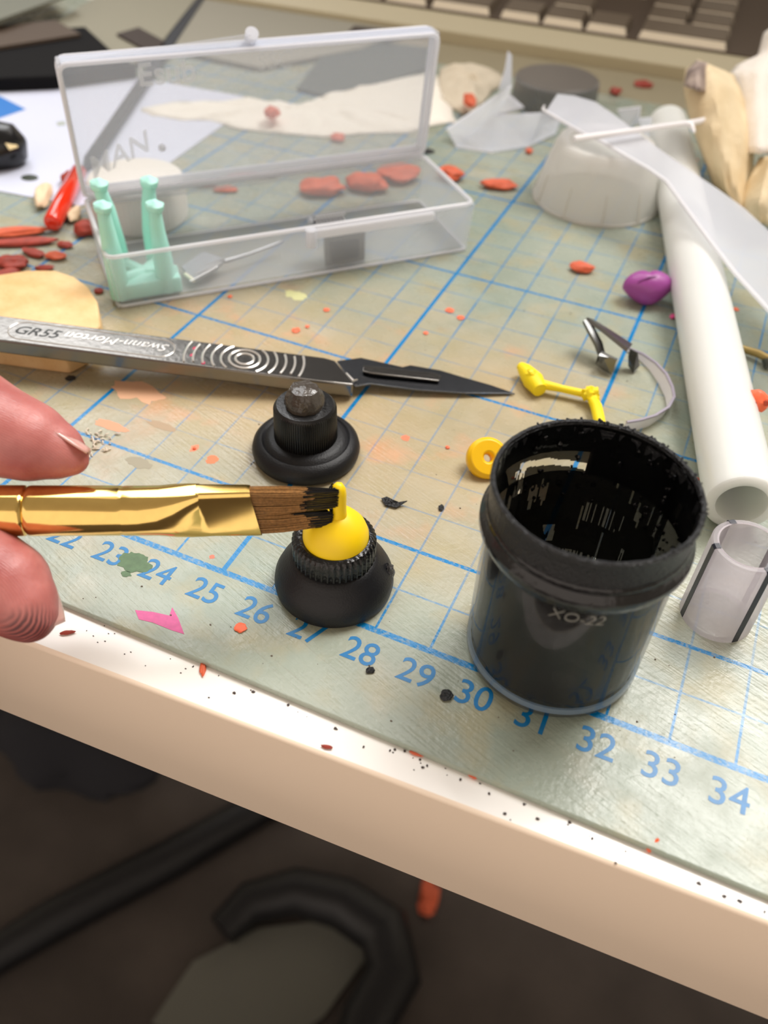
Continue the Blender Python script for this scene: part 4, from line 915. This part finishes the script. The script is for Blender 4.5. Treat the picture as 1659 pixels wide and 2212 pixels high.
# crumpled tissues
def crumple(name, label, outline, h, m, seed, n=26, cat='tissue'):
    P = [at(u, v, 0) for u, v in outline]; c = sum(P, Vector())/len(P); k = len(P); b = B(); vs = [Vector((c.x, c.y, h))]; fs = []
    rings_ = 9; S = k*6
    for r in range(1, rings_+1):
        for j in range(S):
            t = j/S*k; i = int(t) % k; f_ = t-int(t); q = P[i].lerp(P[(i+1) % k], f_); s = r/rings_
            p = Vector((c.x, c.y, 0)).lerp(q, s); z = h*(1-s**3)*(.55+.9*abs(noise.noise(Vector((p.x*1.1+seed, p.y*1.1, seed)))))+.25*h*noise.noise(Vector((p.x*3, p.y*3, seed)))
            e = noise.noise(Vector((q.x*3, q.y*3, seed)))*.12*s; vs.append(Vector((p.x+e, p.y+e, max(.03+.02*s, z))))
    for j in range(S): fs.append((0, 1+j, 1+(j+1) % S))
    for r in range(rings_-1):
        for j in range(S): fs.append((1+r*S+j, 1+(r+1)*S+j, 1+(r+1)*S+(j+1) % S, 1+r*S+(j+1) % S))
    o = solo(name, label, cat, b.add(vs, fs), m, (c.x, c.y, 0), ang=60); s_ = o.modifiers.new('solid', 'SOLIDIFY'); s_.thickness = .0003
    return o
crumple('tissue', 'torn cream tissue seen through the open box lid', [(985,266),(930,274),(880,290),(800,290),(700,298),(600,290),(520,282),(455,262),(400,262),(330,252),(300,238),(380,222),(470,228),(560,262),(640,236),(720,206),(800,190),(880,168),(940,160),(965,200)], .35, tissue, 3)
crumple('tissue', 'crumpled beige tissue behind the right end of the box', [(1060,205),(1090,180),(1080,160),(1000,140),(950,150),(945,185),(960,225),(1000,250),(1030,240)], .6, mat('beige_tissue', (216, 204, 182), .8, bump=.5, bscale=5), 8)
# crumpled cream paper at the right
cp = thing('crumpled_paper', 'crumpled cream paper standing at the right edge', 'paper', tuple(at(1600, 470)))
creamp = mat('cream_paper', (238, 220, 184), .75, rgb2=(222, 200, 160), vscale=.8, bump=.5, bscale=5); whp = mat('white_crumpled', (244, 236, 226), .75, bump=.4, bscale=5)
def petal(pts, m, seed, amp=.35, name='fold'):   # pts: rows of (uL, vL, uR, vR, depth offset)
    b = B(); vs = []; fs = []; nx, ny = 12, len(pts)
    rows = []
    for (ul, vl, ur, vr, dp) in pts:
        row = []
        for j in range(nx+1):
            t = j/nx; u = ul+(ur-ul)*t; v = vl+(vr-vl)*t
            d = dp-1.2*math.sin(math.pi*t)*.8+amp*noise.noise(Vector((t*4+seed, v*.015, seed)))+.5*amp*noise.noise(Vector((t*9, v*.04, seed)))
            row.append(atd(u, v, d))
        rows.append(row)
    # refine between rows
    fine = []
    for i in range(ny-1):
        for q in range(4):
            f_ = q/4; fine.append([rows[i][j].lerp(rows[i+1][j], f_)+R2*(.18*amp*noise.noise(Vector((j*.9, (i*4+q)*.8, seed)))) for j in range(nx+1)])
    fine.append(rows[-1])
    for r in fine: vs += r
    for i in range(len(fine)-1):
        for j in range(nx): a = i*(nx+1)+j; fs.append((a, a+1, a+nx+2, a+nx+1))
    o = part(name, b.add(vs, fs), m, cp, ang=50); s_ = o.modifiers.new('solid', 'SOLIDIFY'); s_.thickness = .0004; return o
d0 = (at(1600, 475)-CP).dot(R2)
petal([(1568,440,1640,478,d0-.2),(1540,400,1628,420,d0-.3),(1515,330,1630,350,d0-.3),(1492,270,1625,290,d0-.2),(1480,220,1615,235,d0),(1476,180,1600,190,d0+.4),(1480,150,1585,160,d0+.8),(1508,128,1560,150,d0+1.2)], creamp, 2)
petal([(1600,330,1700,330,d0-.1),(1590,260,1720,260,d0+.3),(1580,200,1720,200,d0+.8),(1575,160,1720,150,d0+1.3),(1590,140,1720,110,d0+1.8),(1636,120,1730,70,d0+2.2),(1650,70,1740,10,d0+2.6)], whp, 5)
petal([(1600,470,1700,500,d0-.9),(1596,430,1700,450,d0-.9),(1620,380,1700,380,d0-.7),(1640,340,1700,330,d0-.5)], creamp, 9)
petal([(1476,185,1530,200,d0-.3),(1484,150,1530,165,d0+.2),(1505,130,1532,136,d0+.8)], mat('dark_grey_paper', (120, 104, 100), .8, rgb2=(190,172,160), vscale=1.5), 4, .15, 'dark_tip')  # darker grey sheet over the tip of the left fold

# ------------------------------------------------------------------ keyboard
ka = math.radians(3.4); kx, ky = math.cos(ka), math.sin(ka); K0 = Vector((16, 30.95, -.12))
def kb(x, y, z): return (K0.x+x*kx-y*ky, K0.y+x*ky+y*kx, K0.z+z)
kbd = thing('keyboard', 'beige grey computer keyboard with number pad behind the mat', 'keyboard', tuple(K0))
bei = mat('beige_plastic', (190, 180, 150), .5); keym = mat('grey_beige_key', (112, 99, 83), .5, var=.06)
b = B(kb); b.add([(-30,0,0),(15.2,0,0),(15.2,13.5,0),(-30,13.5,0),(-30,0,.55),(15.2,0,.55),(15.2,1.0,.95),(-30,1.0,.95),(15.2,13.5,1.5),(-30,13.5,1.5)],
    [(0,3,2,1),(0,1,5,4),(4,5,6,7),(7,6,8,9),(1,2,8,6,5),(0,4,7,9,3),(3,9,8,2)])
part('housing', b, bei, kbd, smooth=False, bev=.08)
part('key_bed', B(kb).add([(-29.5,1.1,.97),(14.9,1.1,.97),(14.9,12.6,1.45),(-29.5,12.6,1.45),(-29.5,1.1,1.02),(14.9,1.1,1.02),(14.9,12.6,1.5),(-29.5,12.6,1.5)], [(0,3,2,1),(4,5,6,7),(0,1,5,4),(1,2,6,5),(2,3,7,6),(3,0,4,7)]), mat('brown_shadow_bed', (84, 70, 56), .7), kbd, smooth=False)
cache = {}
def key(x, row, w):
    kw = round(w, 2)
    if kw not in cache:
        bb = B(); bb.frust((.05,.08,w*1.9-.08,1.82), (.16,.22,w*1.9-.2,1.68), 0, .38); me = bb.mesh('key', (0,0,0), False); me.materials.append(keym)
        # front face of the key, painted pale for the shine on its lip
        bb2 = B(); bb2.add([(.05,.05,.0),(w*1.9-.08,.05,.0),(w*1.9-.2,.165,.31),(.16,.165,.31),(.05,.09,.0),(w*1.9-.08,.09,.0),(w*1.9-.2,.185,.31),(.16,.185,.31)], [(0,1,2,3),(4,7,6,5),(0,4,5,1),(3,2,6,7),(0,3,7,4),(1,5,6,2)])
        m2 = bb2.mesh('key_front_shine', (0,0,0), False); m2.materials.append(mat('key_shine_pale', (252, 242, 220), .45)); cache[kw] = (me, m2)
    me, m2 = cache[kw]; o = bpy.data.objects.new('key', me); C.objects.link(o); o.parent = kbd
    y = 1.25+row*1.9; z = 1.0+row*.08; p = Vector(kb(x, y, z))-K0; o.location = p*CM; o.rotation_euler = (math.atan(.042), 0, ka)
    f = bpy.data.objects.new('key_front_shine', m2); C.objects.link(f); f.parent = o
# positions measured from the pixels of the arrow keys and number pad
ar = (at(1055, 62, .85)-K0).x
rowx = [ [(ar+i*1.9, 1) for i in (0,1,2)]+[(ar+6.05, 2),(ar+6.05+3.8, 1),(ar+6.05+5.7,1)]+[(ar-3.2,1.5),(ar-5.4,1.1),(ar-7.6,1.1),(ar-9.8,1.1),(ar-21.5,6.0)],
         [(ar+1.9,1)]+[(ar+6.05+i*1.9,1) for i in range(4)]+[(ar-5.4,2.6)]+[(ar-7.4-i*1.9,1) for i in range(8)],
         [(ar+6.05+i*1.9,1) for i in range(4)]+[(ar-4.6,2.2)]+[(ar-6.6-i*1.9,1) for i in range(8)],
         [(ar+i*1.9,1) for i in (0,1,2)]+[(ar+6.05+i*1.9,1) for i in range(4)]+[(ar-3.6,1.6)]+[(ar-5.6-i*1.9,1) for i in range(8)],
         [(ar+i*1.9,1) for i in (0,1,2)]+[(ar+6.05+i*1.9,1) for i in range(4)]+[(ar-4.2,2)]+[(ar-6.2-i*1.9,1) for i in range(8)]]
for r, ks in enumerate(rowx):
    for x, w in ks:
        if x+w*1.9 < 15 and x > -29: key(x, r, w)

# unseen screen added behind the keyboard to shade the back of the desk
mo = thing('shade_monitor', 'unseen dark screen added behind the keyboard to shade the desk', 'shade_monitor', (22, 50, -.12))
mdk = mat('shade_monitor_black', (26, 26, 28), .4)
part('screen_housing', B().box(-8, 46, 8, 52, 48.5, 46), mdk, mo, smooth=False, bev=.2)
part('screen', B().box(-7, 45.9, 9.2, 51, 46, 45), mat('dark_screen', (14, 15, 18), .15), mo, smooth=False)
part('stand', B().box(19, 48.5, 0, 25, 50.5, 24), mdk, mo, smooth=False, bev=.2)
part('foot', B().box(10, 46.5, -.12, 34, 58, .9), mdk, mo, smooth=False, bev=.2)

# ------------------------------------------------------------------ under the desk
fz = -74
ch = thing('swivel_chair', 'dark swivel chair base on the floor below the desk', 'chair', (11, 14, fz))
chb = mat('black_chair_plastic', (24, 24, 27), .45); hub = Vector((-14, -6, fz+9))
def FP(u, v, z): return at(u, v, z)
h0 = FP(330, 2900, fz+14)
part('hub', B().lathe([(0,-3),(4,-3),(4.5,0),(4,4),(2.8,6),(2.8,24),(0,24)], 40, tuple(h0)), chb, ch)
for (u, v) in ((-500,2500),(700,2330),(1300,2900),(500,3500),(-400,3300)):
    e = FP(u, v, fz+7); part('leg', B().tube([h0, h0.lerp(e,.5)+Vector((0,0,1)), e], [3.2,2.6,2.0], 14), chb, ch)
    w = Vector((e.x, e.y, fz+2.9)); q = part('castor', B().tube([w-Vector((2.2,0,0)), w+Vector((2.2,0,0))], 2.9, 24), chb, ch); 
    part('castor_stem', B().tube([w, e], .8, 10), mat('chrome', (180,182,186), .2, 1), ch)
part('gas_lift', B().tube([h0+Vector((0,0,20)), h0+Vector((0,0,34))], 2.2, 20), MATS['chrome'], ch)
bx0 = FP(560, 1980, fz)
cb = thing('floor_cable', 'thick dark cable loop on the floor under the desk', 'cable', tuple(FP(700, 1980, fz)))
part('cable', B().tube([FP(u, v, fz+2) for u, v in ((480,2010),(540,1950),(640,1925),(740,1950),(830,2010),(850,2110),(790,2210),(760,2330))], [1.6,2.0,2.2,2.4,2.6,2.6,2.4,2.2], 14), chb, cb)
bg_ = [FP(u, v, fz+1.2) for u, v in ((-120,2130),(120,1985),(360,1860),(640,1700))]
solo('dark_rail', 'long dark rail on the floor at lower left', 'rail', B().tube(bg_, [1.6,2.0,2.0,1.8], 12), chb, tuple(bg_[1]))
solo('floor_mat', 'greenish grey patch of rug beside the cable loop', 'rug', B().slab([FP(u, v, fz) for u, v in ((330,2212),(420,2080),(560,2010),(720,1990),(800,2060),(700,2200),(560,2290))], .6, (0,0,1)), mat('green_grey_rug', (112, 112, 104), .9), tuple(FP(560,2100,fz)), smooth=False)
solo('black_floor_box', 'dark object on the floor in the shade at left under the desk', 'bag', B().blob(FP(160,1640,fz)+Vector((0,0,3)), (9,5,4), .3, 1.3, 3, 14), mat('dark_cloth', (30,30,36), .9), tuple(FP(160,1640,fz)))
solo('clay_scrap', 'orange scrap on the floor just below the desk edge', 'scrap', B().blob(FP(926,1940,fz)+Vector((0,0,.4)), (.9,1.9,.6), .3, 2, 3, 8, .3), orange, tuple(FP(926,1935,fz)))
for o in bpy.data.objects:
    if 'org' in o.keys(): del o['org']
